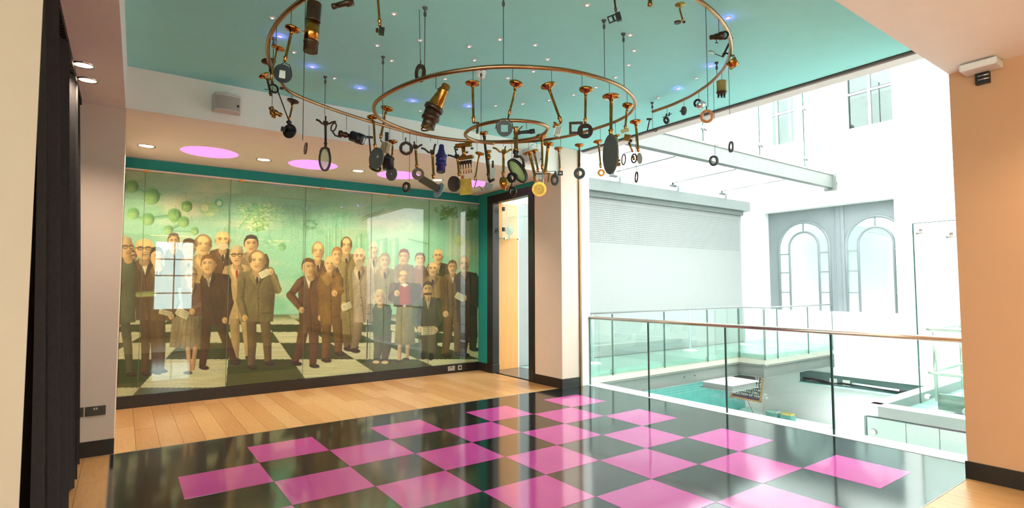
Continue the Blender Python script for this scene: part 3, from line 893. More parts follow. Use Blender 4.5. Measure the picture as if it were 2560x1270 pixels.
# --- counter below with things on it
ct = empty('counter', (12.9, 2.4, ZL), 'white servers counter on the lower floor below the menu board', 'counter')
bx('body', M_WHITE, 12.6, 13.3, 1.2, 3.4, ZL, -1.87, ct); bx('top', M_WHITE, 12.55, 13.35, 1.1, 3.43, -1.87, -1.83, ct)
m = MB(); rnd = random.Random(5)
bmx = []
for k in range(40):
    th, ph = rnd.uniform(0, 6.28), rnd.uniform(0, 1.4)
    bmx.append((12.95 + .14 * math.cos(th) * math.cos(ph), 3.05 + .3 * math.sin(th) * math.cos(ph), -1.83 + .16 * math.sin(ph) * rnd.uniform(.8, 1)))
bmx += [(12.8, 2.75, -1.83), (13.1, 2.75, -1.83), (13.1, 3.35, -1.83), (12.8, 3.35, -1.83)]
bm = bmesh.new()
for v in bmx: bm.verts.new(v)
bmesh.ops.convex_hull(bm, input=bm.verts)
bm.verts.index_update()
hv = [v.co.copy() for v in bm.verts]; hf = [[v.index for v in f.verts] for f in bm.faces]; bm.free()
tag(MB().add(hv, hf).build('wrapped_bag', mat('clear_wrap', (226, 240, 236), .15, var=.1, scale=20)), 'crumpled clear wrapped bag on the lower counter', 'bag')
def carton(name, x, y, z, lx, ly, lz, c1, c2, label):
    e = empty(name, (x, y, z), label, 'box')
    bx('tray', mat(name + '_card', c1, .6, var=.15), x - lx, x + lx, y - ly, y + ly, z, z + lz, e)
    bx('lid', mat(name + '_lid', c2, .5, var=.1), x - lx * .9, x + lx * .9, y - ly * .9, y + ly * .9, z + lz, z + lz * 1.3, e)
carton('green_carton', 12.95, 2.38, -1.83, .1, .15, .14, (120, 172, 160), (196, 222, 214), 'dark green carton beside the wrapped bag on the counter')
carton('snack_carton', 12.95, 2.0, -1.83, .1, .15, .14, (110, 164, 158), (216, 190, 110), 'green carton with a yellow lid at the end of the counter')
# --- lift platform at the right
lp = empty('lift_platform', (8.6, -3.0, -.3), 'steel edged lift landing beyond the balustrade at the right', 'lift landing')
bx('front_web', M_PSTEEL, 8.0, 8.03, -6.0, -2.08, -.29, -.13, lp)
bx('front_flange', mat('pale_flange', (226, 224, 218), .5), 7.93, 8.14, -6.0, -1.98, -.13, -.115, lp)
bx('side_web', M_PSTEEL, 8.15, XF - .15, -2.12, -2.09, -.29, -.13, lp)
bx('side_flange', mat('pale_flange', (226, 224, 218)), 8.0, XF - .15, -2.12, -1.96, -.13, -.115, lp)
bx('floor_pane', M_WGL, 8.14, XF - .15, -6.0, -2.12, -.3, -.27, lp)
bx('car_floor', M_WGL, 9.0, 11.6, -5.0, -2.5, -.16, -.1, lp)
bx('kick_plate', mat('green_grey_kick', (140, 160, 150), .5, var=.15), 8.93, 8.99, -5.0, -2.5, -.24, -.02, lp)
for k, y in enumerate((-2.85, -3.1)): MB().rod((8.8, y, -.2), (8.9, y, -.18), .035).build('floor_lamp_head', M_WPLASTIC, lp)
lg = empty('lift_glass_screen', (8.5, -3.2, -.12), 'tall frameless glass screen of the lift beside the tan pillar', 'glass screen')
pane('glass_pane', lg, [(8.5, -2.43, -.11), (8.5, -4.0, -.11), (8.5, -4.0, 2.4), (8.5, -2.43, 2.4)], M_BGLASS, ew=.008)
bx('top_edge', M_EDGE, 8.49, 8.51, -4.0, -2.43, 2.4, 2.408, lg)
pane('rear_pane', lg, [(10.6, -2.43, -.1), (10.6, -5.0, -.1), (10.6, -5.0, 2.4), (10.6, -2.43, 2.4)], M_BGLASS, ew=.008)
for p in ((8.5, -2.55, 2.3), (8.5, -2.9, 2.22)):
    m = MB(); m.rod((8.42, p[1], p[2]), (8.6, p[1], p[2]), .02); m.rod((8.44, p[1] - .06, p[2] - .04), (8.44, p[1] + .06, p[2] - .04), .02); m.rod((8.44, p[1], p[2] - .04), (8.44, p[1], p[2] + .05), .022)
    m.build('patch_fitting', M_STEEL, lg)
for p in ((8.5, -2.52, 0.0),):
    m = MB(); m.lathe((8.46, p[1], p[2]), (8.54, p[1], p[2]), [(0, .03), (.3, .035), (.7, .035), (1, .03)], 14); m.build('disc_fitting', M_STEEL, lg)
lr = empty('lift_handrail', (8.85, -2.5, -.12), 'double steel guard rail round the lift landing', 'handrail')
M_BRS = mat('dull_steel_rail', (198, 200, 188), .35, .8)
for z in (.9, .28):
    MB().tube([(8.83, -4.9, z), (8.83, -2.50, z), (8.86, -2.44, z), (8.92, -2.42, z), (10.4, -2.42, z), (10.46, -2.45, z), (10.48, -2.5, z), (10.48, -4.9, z)], .026, 10).build('rail', M_BRS, lr)
for x, y in ((8.9, -2.5), (10.3, -2.42), (8.83, -3.6)): MB().rod((x, y, -.12), (x, y, .9), .024).build('post', M_BRS, lr)
lc = empty('glass_cabinet', (8.0, -3.0, -1.4), 'row of frosted glass doors below the lift landing', 'cabinet')
M_FROST = mat('frosted_mint_glass', (158, 172, 168), .3, var=.02)
ys = [-1.93, -2.42, -2.80, -3.4, -4.2]
for a, b in zip(ys[:-1], ys[1:]):
    bx('glass_door', M_FROST, 7.99, 8.01, b + .006, a - .006, -1.5, -.31, lc)
bx('top_strip', mat('dark_joint_strip', (70, 78, 78)), 7.99, 8.03, -4.2, -1.93, -.31, -.295, lc)
bx('carcass', mat('cabinet_side', (206, 216, 212), .5), 8.012, 8.5, -4.2, -1.93, -1.5, -.3, lc)
bx('edge_post', mat('dark_steel_post', (90, 104, 102), .4, .5), 7.985, 8.01, -1.93, -1.90, -1.5, -.3, lc)
m = MB(); m.lathe((7.95, -2.02, -.5), (7.99, -2.02, -.5), [(0, .035), (1, .04)], 16); m.build('lock', M_STEEL, lc)

# --- unseen fill lamps added under the floor edge to brighten the lower level
for k, y in enumerate((-2.6, -.8, .8)):
    e = empty('fill_downlight', (5.75, y, -.36), 'added round fill lamp brightening the cafe below the floor edge', 'lamp', 'added fill lamps under the floor edge')
    m = MB(); m.lathe((5.75, y, -.40), (5.75, y, -.36), [(0, .07), (1, .08)], 20); m.build('housing', M_WPLASTIC, e)
    m = MB(); m.lathe((5.75, y, -.402), (5.75, y, -.40), [(0, .06), (1, .06)], 20); m.build('lens', M_GLOW, e)
    spot('fill_beam', e, (5.75, y, -.42), 80, (1, .97, .92), 2.7, .8, .08, aim=(1, .25, -.35))
# ================================================================== the mural: a print behind glass
MX0, MX1, MZ0, MZ1 = XL + 0.005, XR - 0.002, 0.156, 3.10
YP = YM - 0.02
NX, NZ = 800, 430
gx = np.linspace(MX0, MX1, NX); gz_ = np.linspace(MZ0, MZ1, NZ)
GX, GZ = np.meshgrid(gx, gz_)
# picture coordinates of the print: the pixel raster in which its motifs were measured
_Rm = np.array(CAM_M); _C = np.array(CAM_LOC)
_d = np.stack([GX - _C[0], np.full_like(GX, YP) - _C[1], GZ - _C[2]], -1) @ _Rm
U = CX + FPX * _d[..., 0] / -_d[..., 2]
V = CY - FPX * _d[..., 1] / -_d[..., 2]
IMG = np.zeros(GX.shape + (3,))
rng = np.random.RandomState(11)
def wave(sx, sy, n=14, seed=0):
    """smooth random field in -1..1"""
    r = np.random.RandomState(seed); f = np.zeros_like(U)
    for k in range(n):
        a = r.uniform(0, 6.28); q = r.uniform(.5, 2.2)
        f += np.cos(U / sx * q * math.cos(a) * 6.28 + V / sy * q * math.sin(a) * 6.28 + r.uniform(0, 6.28)) / q
    return f / np.abs(f).max()
def C3(c): return np.array(c, float)
def blend(mask, color, sl=(slice(None), slice(None))):
    m = mask[..., None]
    IMG[sl] = IMG[sl] * (1 - m) + (color if isinstance(color, np.ndarray) and color.ndim == 3 else C3(color)) * m
GRAIN = wave(9, 14, 40, 3); FOLD = wave(26, 60, 24, 5); CLOUD = wave(260, 60, 22, 8); CLOUD2 = wave(90, 40, 26, 9)
def crop(x0, x1, y0, y1):
    m = (U > x0) & (U < x1) & (V > y0) & (V < y1)
    ii = np.where(m.any(1))[0]; jj = np.where(m.any(0))[0]
    if len(ii) == 0 or len(jj) == 0: return None
    return (slice(ii[0], ii[-1] + 1), slice(jj[0], jj[-1] + 1))
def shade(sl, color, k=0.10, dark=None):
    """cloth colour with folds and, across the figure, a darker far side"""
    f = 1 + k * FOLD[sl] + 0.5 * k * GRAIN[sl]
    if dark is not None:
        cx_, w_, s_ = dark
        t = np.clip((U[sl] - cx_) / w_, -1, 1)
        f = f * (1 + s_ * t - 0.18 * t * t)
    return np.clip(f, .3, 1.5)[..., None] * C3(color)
def ell(cx_, cy_, rx_, ry_, color, ang=0, soft=1.2, k=0.06, dark=None, op=1.0):
    R_ = max(rx_, ry_) + 3
    sl = crop(cx_ - R_, cx_ + R_, cy_ - R_, cy_ + R_)
    if sl is None: return
    c_, s_ = math.cos(ang), math.sin(ang)
    x = (U[sl] - cx_) * c_ + (V[sl] - cy_) * s_; y = -(U[sl] - cx_) * s_ + (V[sl] - cy_) * c_
    d = (np.sqrt((x / rx_) ** 2 + (y / ry_) ** 2) - 1) * min(rx_, ry_)
    blend(np.clip(.5 - d / soft, 0, 1) * op, shade(sl, color, k, dark), sl)
def poly(pts, color, soft=1.4, k=0.10, dark=None, op=1.0):
    xs = [p[0] for p in pts]; ys = [p[1] for p in pts]
    sl = crop(min(xs) - 3, max(xs) + 3, min(ys) - 3, max(ys) + 3)
    if sl is None: return
    u, v = U[sl], V[sl]
    ins = np.zeros(u.shape, bool); dd = np.full(u.shape, 1e9)
    n = len(pts)
    for i in range(n):
        (x0, y0), (x1, y1) = pts[i], pts[(i + 1) % n]
        if y0 != y1:
            c_ = (y0 > v) != (y1 > v)
            xi = (x1 - x0) * (v - y0) / (y1 - y0) + x0
            ins ^= c_ & (u < xi)
        L = (x1 - x0) ** 2 + (y1 - y0) ** 2 + 1e-9
        t = np.clip(((u - x0) * (x1 - x0) + (v - y0) * (y1 - y0)) / L, 0, 1)
        dd = np.minimum(dd, np.hypot(u - x0 - t * (x1 - x0), v - y0 - t * (y1 - y0)))
    d = np.where(ins, -dd, dd)
    if dark is None: dark = ((min(xs) + max(xs)) / 2, max(8, (max(xs) - min(xs)) / 2), -0.12)
    blend(np.clip(.5 - d / soft, 0, 1) * op, shade(sl, color, k, dark), sl)
def cap(p, q, r0, r1, color, k=0.10, op=1.0, soft=1.4):
    (x0, y0), (x1, y1) = p, q
    R_ = max(r0, r1) + 3
    sl = crop(min(x0, x1) - R_, max(x0, x1) + R_, min(y0, y1) - R_, max(y0, y1) + R_)
    if sl is None: return
    u, v = U[sl], V[sl]
    L = (x1 - x0) ** 2 + (y1 - y0) ** 2 + 1e-9
    t = np.clip(((u - x0) * (x1 - x0) + (v - y0) * (y1 - y0)) / L, 0, 1)
    rr = r0 + (r1 - r0) * t
    d = np.hypot(u - x0 - t * (x1 - x0), v - y0 - t * (y1 - y0)) - rr
    side = ((u - x0) * (y1 - y0) - (v - y0) * (x1 - x0)) / math.sqrt(L) / np.maximum(rr, 1)
    col = shade(sl, color, k) * np.clip(1 - .16 * side - .15 * side * side, .5, 1.2)[..., None]
    blend(np.clip(.5 - d / soft, 0, 1) * op, col, sl)
# sky
t = np.clip((V - 440) / 350, 0, 1)[..., None]
IMG[:] = C3((138, 172, 134)) * (1 - t) + C3((150, 214, 172)) * t
rgt = np.clip((U - 650) / 500, 0, 1)[..., None]
IMG[:] = IMG * (1 - .35 * rgt) + C3((140, 206, 158)) * .35 * rgt
blend(np.clip(CLOUD * 1.5 + .12, 0, 1) * .75, (206, 204, 160))
blend(np.clip(-CLOUD2 * 1.3 - .1, 0, 1) * .5, (98, 172, 124))
blend(np.clip((470 + (U - 300) * .09 - V) / 70, 0, 1) * .45, (112, 148, 112))
blend(np.clip(CLOUD2 * CLOUD * 2, 0, 1) * .35, (216, 214, 178))
# floor of the pictured hall
hz = 786 + 0 * U
fl_ = V > hz
uu = (U - 591) / np.maximum(V - 701, 8); vv = .00909 - 1 / np.maximum(V - 701, 8)
par = (np.floor((uu - .699) / .8) + np.floor(vv / .00134)) % 2
soft_ = np.clip((V - hz) / 3, 0, 1)
fcol = np.where((par == 0)[..., None], C3((58, 72, 34)), C3((206, 206, 160)))
fcol = fcol * (1 + .10 * wave(120, 7, 30, 21))[..., None]
blend(soft_, fcol)
blend(np.clip(1 - np.abs(V - 795) / 10, 0, 1) * .9, (168, 176, 126))
blend(np.clip(1 - np.abs(V - 787) / 3, 0, 1) * .6, (120, 140, 96))
# colonnades far back in the picture
for x, y0, y1, w in ((812, 590, 700, 4), (822, 575, 720, 5), (836, 565, 740, 6), (850, 560, 740, 4), (955, 600, 700, 14), (985, 600, 700, 12), (898, 590, 660, 8), (915, 590, 650, 6)):
    poly([(x - w, y0), (x + w, y0 - 6), (x + w, y1), (x - w, y1)], (112, 182, 130), op=.5)
    poly([(x - w * .4, y0 + 4), (x + w * .2, y0), (x + w * .2, y1), (x - w * .4, y1)], (200, 212, 170), op=.5)
for x in (1128, 1142, 1156, 1170): poly([(x - 5, 545), (x + 4, 545), (x + 4, 790), (x - 5, 790)], (206, 204, 142), op=.55)
for x in (1180, 1190): poly([(x - 4, 545), (x + 3, 545), (x + 3, 790), (x - 4, 790)], (120, 176, 116), op=.5)
for k in range(70):
    a, b = rng.normal(0, 1, 2)
    ell(1120 + a * 12, 530 + b * 8, 4, 2.5, (70 + rng.randint(40), 110 + rng.randint(40), 60), ang=rng.uniform(0, 3), op=.7)
    ell(1182 + a * 9, 534 + b * 7, 4, 2.5, (60 + rng.randint(40), 110 + rng.randint(40), 66), ang=rng.uniform(0, 3), op=.6)
# sprays of leaves
for k in range(420):
    a = rng.uniform(0, 1); w_ = 60 * (1 - abs(a - .25))
    ell(645 + rng.normal(0, .5) * w_, 508 + a * 70, 4.5, 1.1, (80 + rng.randint(50), 130 + rng.randint(50), 80 + rng.randint(20)) if rng.rand() < .6 else (208, 214, 150), ang=rng.uniform(-.5, 1.2), op=.6)
cap((600, 570), (635, 528), 3, 5, (128, 176, 116), op=.6)
for k in range(60):
    a = k / 60 * 6.28
    ell(776 + 14 * math.cos(a) + rng.normal(0, 2), 562 + 9 * math.sin(a) + rng.normal(0, 2), 3, 1.6, (96, 150, 104), ang=a, op=.6)
for k in range(50): ell(688 + rng.normal(0, 12), 607 + rng.normal(0, 5), 4, 2, (116, 170, 116) if k % 2 else (200, 216, 170), op=.5)
# molecules and bubbles
def ball(x, y, r, c=(112, 160, 84), op=.9):
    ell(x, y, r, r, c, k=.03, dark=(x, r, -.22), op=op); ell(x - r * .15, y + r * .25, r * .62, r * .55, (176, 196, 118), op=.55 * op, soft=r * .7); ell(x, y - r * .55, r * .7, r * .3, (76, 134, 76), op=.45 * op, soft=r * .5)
for a, b, w in (((334, 544), (368, 548), 4), ((368, 547), (437, 539), 4), ((437, 539), (458, 553), 4), ((458, 556), (420, 576), 4), ((330, 468), (372, 488), 5), ((378, 490), (403, 487), 3), ((420, 577), (484, 580), 1.5)):
    cap(a, b, w, w, (116, 168, 120), op=.85)
for x, y, r in ((379, 491, 21), (330, 466, 16), (370, 548, 16), (333, 534, 15), (436, 538, 17), (459, 555, 14), (421, 575, 12), (467, 516, 14), (487, 578, 10)): ball(x, y, r)
ell(547, 508, 12, 12, (98, 170, 128)); ell(548, 508, 6, 6, (196, 208, 160)); ell(522, 523, 24, 18, (160, 196, 124), op=.6); ell(512, 520, 9, 9, (212, 214, 160), op=.7); ell(522, 536, 14, 4, (196, 214, 150), op=.7)
ell(1150, 601, 14, 14, (176, 196, 104), op=.8); ell(1147, 598, 8, 8, (200, 206, 120), op=.7, soft=5); ell(1022, 562, 12, 11, (178, 206, 162), op=.6); ball(706, 618, 9, op=.5); ell(835, 520, 12, 9, (140, 190, 130), op=.5)
cap((1022, 598), (1070, 610), 1.6, 1.2, (90, 140, 92), op=.8); cap((905, 545), (960, 522), 1, 1, (110, 150, 100), op=.7); cap((905, 551), (962, 527), 1, 1, (110, 150, 100), op=.7)
# ---- generic standing figures in period dress
SK = (214, 172, 112)
def head(x, y, w, h, hair=(70, 50, 30), bald=0, look=0, glasses=False, beard=None, skin=SK, lean=0.0, hat=None, op=1.0):
    cap((x, y + h * .5), (x + look, y + h * 1.15), w * .55, w * .6, C3(skin) * .8, op=op)
    ell(x - w * .98, y + h * .1, w * .16, h * .2, C3(skin) * .8, op=op); ell(x + w * .98, y + h * .1, w * .16, h * .2, C3(skin) * .75, op=op)
    if bald < 2: ell(x, y - h * .12, w * 1.08, h * .95, hair, lean, op=op)
    ell(x, y + h * .08, w * .96, h * .95, skin, lean, k=.03, dark=(x - w * .2, w, -.16), op=op)
    if bald == 0: poly([(x - w, y - h * .25), (x - w * .75, y - h * .92), (x, y - h * 1.07), (x + w * .8, y - h * .9), (x + w, y - h * .2), (x + w * .55, y - h * .55), (x - w * .3, y - h * .62), (x - w * .7, y - h * .45)], hair, op=op)
    if bald == 1: ell(x - w * .86, y - h * .2, w * .24, h * .42, hair, op=op); ell(x + w * .86, y - h * .2, w * .24, h * .42, hair, op=op); ell(x, y - h * .45, w * .7, h * .45, C3(skin) * 1.12, soft=w * .5, op=.8 * op)
    if bald == 2: ell(x, y - h * .3, w * .96, h * .66, C3(skin) * 1.04, k=.02, op=op); ell(x - w * .1, y - h * .5, w * .5, h * .3, C3(skin) * 1.16, soft=w * .6, op=.8 * op)
    fx = x + look
    for s_ in (-1, 1):
        ell(fx + s_ * w * .40, y - h * .08, w * .24, h * .08, C3(skin) * .66, soft=2.5, op=.7 * op)
        cap((fx + s_ * w * .2, y - h * .2), (fx + s_ * w * .62, y - h * .22), 1.0, .7, C3(hair) * .8, op=.75 * op)
        ell(fx + s_ * w * .40, y - h * .04, w * .08, h * .04, (60, 42, 28), op=.8 * op)
    cap((fx, y), (fx + w * .08, y + h * .28), w * .10, w * .16, C3(skin) * 1.1, op=.7 * op); ell(fx + w * .12, y + h * .33, w * .24, h * .05, C3(skin) * .55, soft=2, op=.7 * op)
    cap((fx - w * .28, y + h * .54), (fx + w * .32, y + h * .54), h * .035, h * .03, (120, 66, 44), op=.8 * op); ell(fx, y + h * .66, w * .25, h * .05, C3(skin) * .68, soft=2.5, op=.6 * op)
    ell(x + w * .72, y + h * .35, w * .22, h * .42, C3(skin) * .62, soft=w * .5, op=.5 * op)
    if beard is not None: ell(fx, y + h * .66, w * .72, h * .42, beard, op=.9 * op); cap((fx - w * .3, y + h * .45), (fx + w * .3, y + h * .45), h * .08, h * .08, beard, op=.9 * op)
    if glasses:
        for s_ in (-1, 1):
            ell(fx + s_ * w * .42, y - h * .03, w * .36, h * .2, (58, 44, 30), op=.8 * op); ell(fx + s_ * w * .42, y - h * .03, w * .28, h * .14, C3(skin) * .9, op=.9 * op)
        cap((x - w, y - h * .1), (x + w, y - h * .1), .9, .9, (50, 38, 26), op=.8 * op)
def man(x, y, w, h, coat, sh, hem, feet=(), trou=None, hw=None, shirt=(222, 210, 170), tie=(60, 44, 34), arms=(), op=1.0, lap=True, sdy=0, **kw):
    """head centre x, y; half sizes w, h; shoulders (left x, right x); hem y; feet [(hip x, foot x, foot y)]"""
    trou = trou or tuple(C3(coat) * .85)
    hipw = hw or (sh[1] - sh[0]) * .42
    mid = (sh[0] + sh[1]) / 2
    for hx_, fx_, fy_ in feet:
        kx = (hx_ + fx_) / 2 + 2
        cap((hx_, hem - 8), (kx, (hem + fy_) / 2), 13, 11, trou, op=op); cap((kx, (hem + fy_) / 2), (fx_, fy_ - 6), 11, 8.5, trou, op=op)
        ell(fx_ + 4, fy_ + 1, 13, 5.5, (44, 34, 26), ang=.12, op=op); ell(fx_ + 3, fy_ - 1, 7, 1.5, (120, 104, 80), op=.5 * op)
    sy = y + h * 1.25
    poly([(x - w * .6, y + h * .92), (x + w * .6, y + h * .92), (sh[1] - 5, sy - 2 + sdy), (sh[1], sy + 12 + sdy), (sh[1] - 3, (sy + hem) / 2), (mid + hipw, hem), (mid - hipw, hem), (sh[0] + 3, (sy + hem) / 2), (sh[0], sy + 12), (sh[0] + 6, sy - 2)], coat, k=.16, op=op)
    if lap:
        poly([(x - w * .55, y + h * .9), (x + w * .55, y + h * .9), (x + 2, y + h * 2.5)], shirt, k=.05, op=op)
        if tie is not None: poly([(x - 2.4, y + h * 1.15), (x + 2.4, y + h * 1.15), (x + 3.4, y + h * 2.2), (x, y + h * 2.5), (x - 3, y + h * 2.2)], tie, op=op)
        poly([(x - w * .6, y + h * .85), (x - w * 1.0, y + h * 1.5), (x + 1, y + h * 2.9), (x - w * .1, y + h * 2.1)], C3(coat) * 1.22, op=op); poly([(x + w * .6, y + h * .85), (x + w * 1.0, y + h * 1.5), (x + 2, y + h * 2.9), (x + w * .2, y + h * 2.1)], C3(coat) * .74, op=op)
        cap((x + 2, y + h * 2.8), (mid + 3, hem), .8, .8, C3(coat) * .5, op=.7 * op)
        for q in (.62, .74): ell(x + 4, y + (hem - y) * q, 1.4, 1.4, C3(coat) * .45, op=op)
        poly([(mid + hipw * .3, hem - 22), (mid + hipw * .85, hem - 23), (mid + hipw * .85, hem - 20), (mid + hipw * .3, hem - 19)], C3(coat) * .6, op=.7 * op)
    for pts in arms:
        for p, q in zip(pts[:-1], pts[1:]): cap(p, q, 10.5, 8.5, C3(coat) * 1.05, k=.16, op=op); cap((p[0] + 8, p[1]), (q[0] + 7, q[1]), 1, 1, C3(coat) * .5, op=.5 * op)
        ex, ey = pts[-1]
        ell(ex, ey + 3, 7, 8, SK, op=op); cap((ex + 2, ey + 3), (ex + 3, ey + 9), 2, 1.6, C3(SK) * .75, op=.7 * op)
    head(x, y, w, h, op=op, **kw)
def paper(x, y, w, h, a, op=1.0):
    c_, s_ = math.cos(a), math.sin(a)
    P_ = [(x + c_ * i * w - s_ * j * h, y + s_ * i * w + c_ * j * h) for i, j in ((-1, -1), (1, -1), (1, 1), (-1, 1))]
    poly(P_, (222, 214, 168), op=op)
    for q in (-.5, 0, .5): cap((x - c_ * w * .7 - s_ * q * h, y - s_ * w * .7 + c_ * q * h), (x + c_ * w * .6 - s_ * q * h, y + s_ * w * .6 + c_ * q * h), .8, .8, (150, 138, 96), op=.8 * op)
DB, OB, BR, OL = (84, 60, 32), (110, 86, 46), (98, 72, 40), (122, 102, 56)
# back rows
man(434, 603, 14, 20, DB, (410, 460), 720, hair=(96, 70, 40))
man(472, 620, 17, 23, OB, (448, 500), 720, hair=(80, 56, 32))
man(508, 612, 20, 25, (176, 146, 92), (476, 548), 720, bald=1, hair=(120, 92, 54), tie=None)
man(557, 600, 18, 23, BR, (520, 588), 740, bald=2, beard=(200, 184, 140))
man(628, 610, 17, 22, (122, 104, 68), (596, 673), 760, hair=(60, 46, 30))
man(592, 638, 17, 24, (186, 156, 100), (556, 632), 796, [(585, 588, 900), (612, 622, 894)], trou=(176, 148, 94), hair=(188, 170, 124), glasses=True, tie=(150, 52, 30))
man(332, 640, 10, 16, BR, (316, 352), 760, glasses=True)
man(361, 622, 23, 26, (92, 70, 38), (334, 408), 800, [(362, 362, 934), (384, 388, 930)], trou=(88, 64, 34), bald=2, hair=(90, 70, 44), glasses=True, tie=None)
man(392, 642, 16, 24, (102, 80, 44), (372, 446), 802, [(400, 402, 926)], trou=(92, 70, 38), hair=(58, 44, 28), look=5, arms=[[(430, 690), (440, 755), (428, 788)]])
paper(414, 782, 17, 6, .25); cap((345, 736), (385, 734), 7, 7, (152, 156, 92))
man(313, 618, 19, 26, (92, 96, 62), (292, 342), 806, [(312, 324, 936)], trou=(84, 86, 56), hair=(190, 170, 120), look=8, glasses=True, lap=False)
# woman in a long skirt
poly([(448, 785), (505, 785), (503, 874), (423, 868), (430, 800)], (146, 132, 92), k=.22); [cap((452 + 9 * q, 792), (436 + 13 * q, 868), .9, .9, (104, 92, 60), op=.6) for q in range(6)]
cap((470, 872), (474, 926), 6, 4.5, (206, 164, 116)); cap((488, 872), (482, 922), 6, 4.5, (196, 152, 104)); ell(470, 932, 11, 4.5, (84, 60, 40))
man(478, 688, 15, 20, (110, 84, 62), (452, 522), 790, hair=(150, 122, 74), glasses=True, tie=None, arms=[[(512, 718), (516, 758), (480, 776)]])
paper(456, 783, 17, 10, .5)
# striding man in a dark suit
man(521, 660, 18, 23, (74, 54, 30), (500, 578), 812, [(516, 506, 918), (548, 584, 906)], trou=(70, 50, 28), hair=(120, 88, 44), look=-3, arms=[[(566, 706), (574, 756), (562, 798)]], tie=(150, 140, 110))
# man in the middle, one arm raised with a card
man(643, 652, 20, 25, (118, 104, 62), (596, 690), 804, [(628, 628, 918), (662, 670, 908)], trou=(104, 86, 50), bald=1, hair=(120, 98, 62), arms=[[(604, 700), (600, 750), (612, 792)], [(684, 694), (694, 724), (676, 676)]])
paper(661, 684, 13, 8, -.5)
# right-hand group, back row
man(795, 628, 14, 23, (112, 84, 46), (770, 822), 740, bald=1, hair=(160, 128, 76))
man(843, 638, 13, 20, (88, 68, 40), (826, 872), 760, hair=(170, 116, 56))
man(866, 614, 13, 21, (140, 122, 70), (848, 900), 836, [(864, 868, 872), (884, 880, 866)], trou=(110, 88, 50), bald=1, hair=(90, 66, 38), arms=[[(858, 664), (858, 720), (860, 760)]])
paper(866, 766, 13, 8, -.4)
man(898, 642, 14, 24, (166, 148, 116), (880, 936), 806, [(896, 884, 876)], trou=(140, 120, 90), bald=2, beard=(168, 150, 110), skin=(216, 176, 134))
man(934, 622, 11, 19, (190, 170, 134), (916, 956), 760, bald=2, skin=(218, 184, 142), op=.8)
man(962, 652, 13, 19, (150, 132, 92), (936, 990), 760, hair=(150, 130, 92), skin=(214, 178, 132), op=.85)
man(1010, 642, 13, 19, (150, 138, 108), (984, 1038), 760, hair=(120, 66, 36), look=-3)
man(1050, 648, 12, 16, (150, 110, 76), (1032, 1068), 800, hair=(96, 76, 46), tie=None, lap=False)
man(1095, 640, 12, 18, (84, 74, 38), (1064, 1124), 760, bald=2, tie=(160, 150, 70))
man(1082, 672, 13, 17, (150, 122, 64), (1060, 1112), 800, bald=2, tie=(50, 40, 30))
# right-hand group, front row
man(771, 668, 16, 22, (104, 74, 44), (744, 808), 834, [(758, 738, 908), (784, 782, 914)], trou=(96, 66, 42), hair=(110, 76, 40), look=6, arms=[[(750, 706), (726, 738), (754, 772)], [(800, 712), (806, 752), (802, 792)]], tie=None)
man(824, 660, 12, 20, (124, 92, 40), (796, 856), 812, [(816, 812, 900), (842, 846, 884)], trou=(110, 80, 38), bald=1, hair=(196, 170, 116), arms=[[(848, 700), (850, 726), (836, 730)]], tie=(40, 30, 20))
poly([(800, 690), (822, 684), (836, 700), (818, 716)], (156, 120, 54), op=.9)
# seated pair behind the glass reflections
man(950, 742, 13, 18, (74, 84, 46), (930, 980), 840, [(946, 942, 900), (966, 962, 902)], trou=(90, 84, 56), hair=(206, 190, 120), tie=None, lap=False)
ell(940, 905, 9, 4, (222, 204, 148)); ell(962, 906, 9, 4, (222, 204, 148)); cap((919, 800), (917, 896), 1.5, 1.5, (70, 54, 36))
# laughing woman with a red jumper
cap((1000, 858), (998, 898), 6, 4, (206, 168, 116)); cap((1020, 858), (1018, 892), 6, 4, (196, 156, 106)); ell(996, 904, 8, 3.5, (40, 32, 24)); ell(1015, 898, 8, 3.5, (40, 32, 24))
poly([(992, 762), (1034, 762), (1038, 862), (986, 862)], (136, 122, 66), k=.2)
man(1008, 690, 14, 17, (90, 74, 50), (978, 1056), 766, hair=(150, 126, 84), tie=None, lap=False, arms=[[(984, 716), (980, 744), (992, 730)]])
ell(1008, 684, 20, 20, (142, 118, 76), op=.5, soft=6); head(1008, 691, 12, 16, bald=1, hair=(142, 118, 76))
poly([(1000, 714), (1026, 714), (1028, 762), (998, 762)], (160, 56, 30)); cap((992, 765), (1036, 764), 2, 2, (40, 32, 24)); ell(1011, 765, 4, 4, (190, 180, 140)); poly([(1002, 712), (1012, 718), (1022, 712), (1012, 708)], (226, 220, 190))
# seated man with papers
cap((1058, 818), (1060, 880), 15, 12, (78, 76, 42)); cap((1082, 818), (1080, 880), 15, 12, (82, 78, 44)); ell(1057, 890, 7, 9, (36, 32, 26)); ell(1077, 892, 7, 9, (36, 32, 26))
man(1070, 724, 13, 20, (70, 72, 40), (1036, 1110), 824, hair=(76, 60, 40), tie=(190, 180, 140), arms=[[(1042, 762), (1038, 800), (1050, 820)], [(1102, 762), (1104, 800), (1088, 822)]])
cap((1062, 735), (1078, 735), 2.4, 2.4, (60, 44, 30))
for q in range(4): paper(1070, 834 - q * 5, 17, 3, -.06)
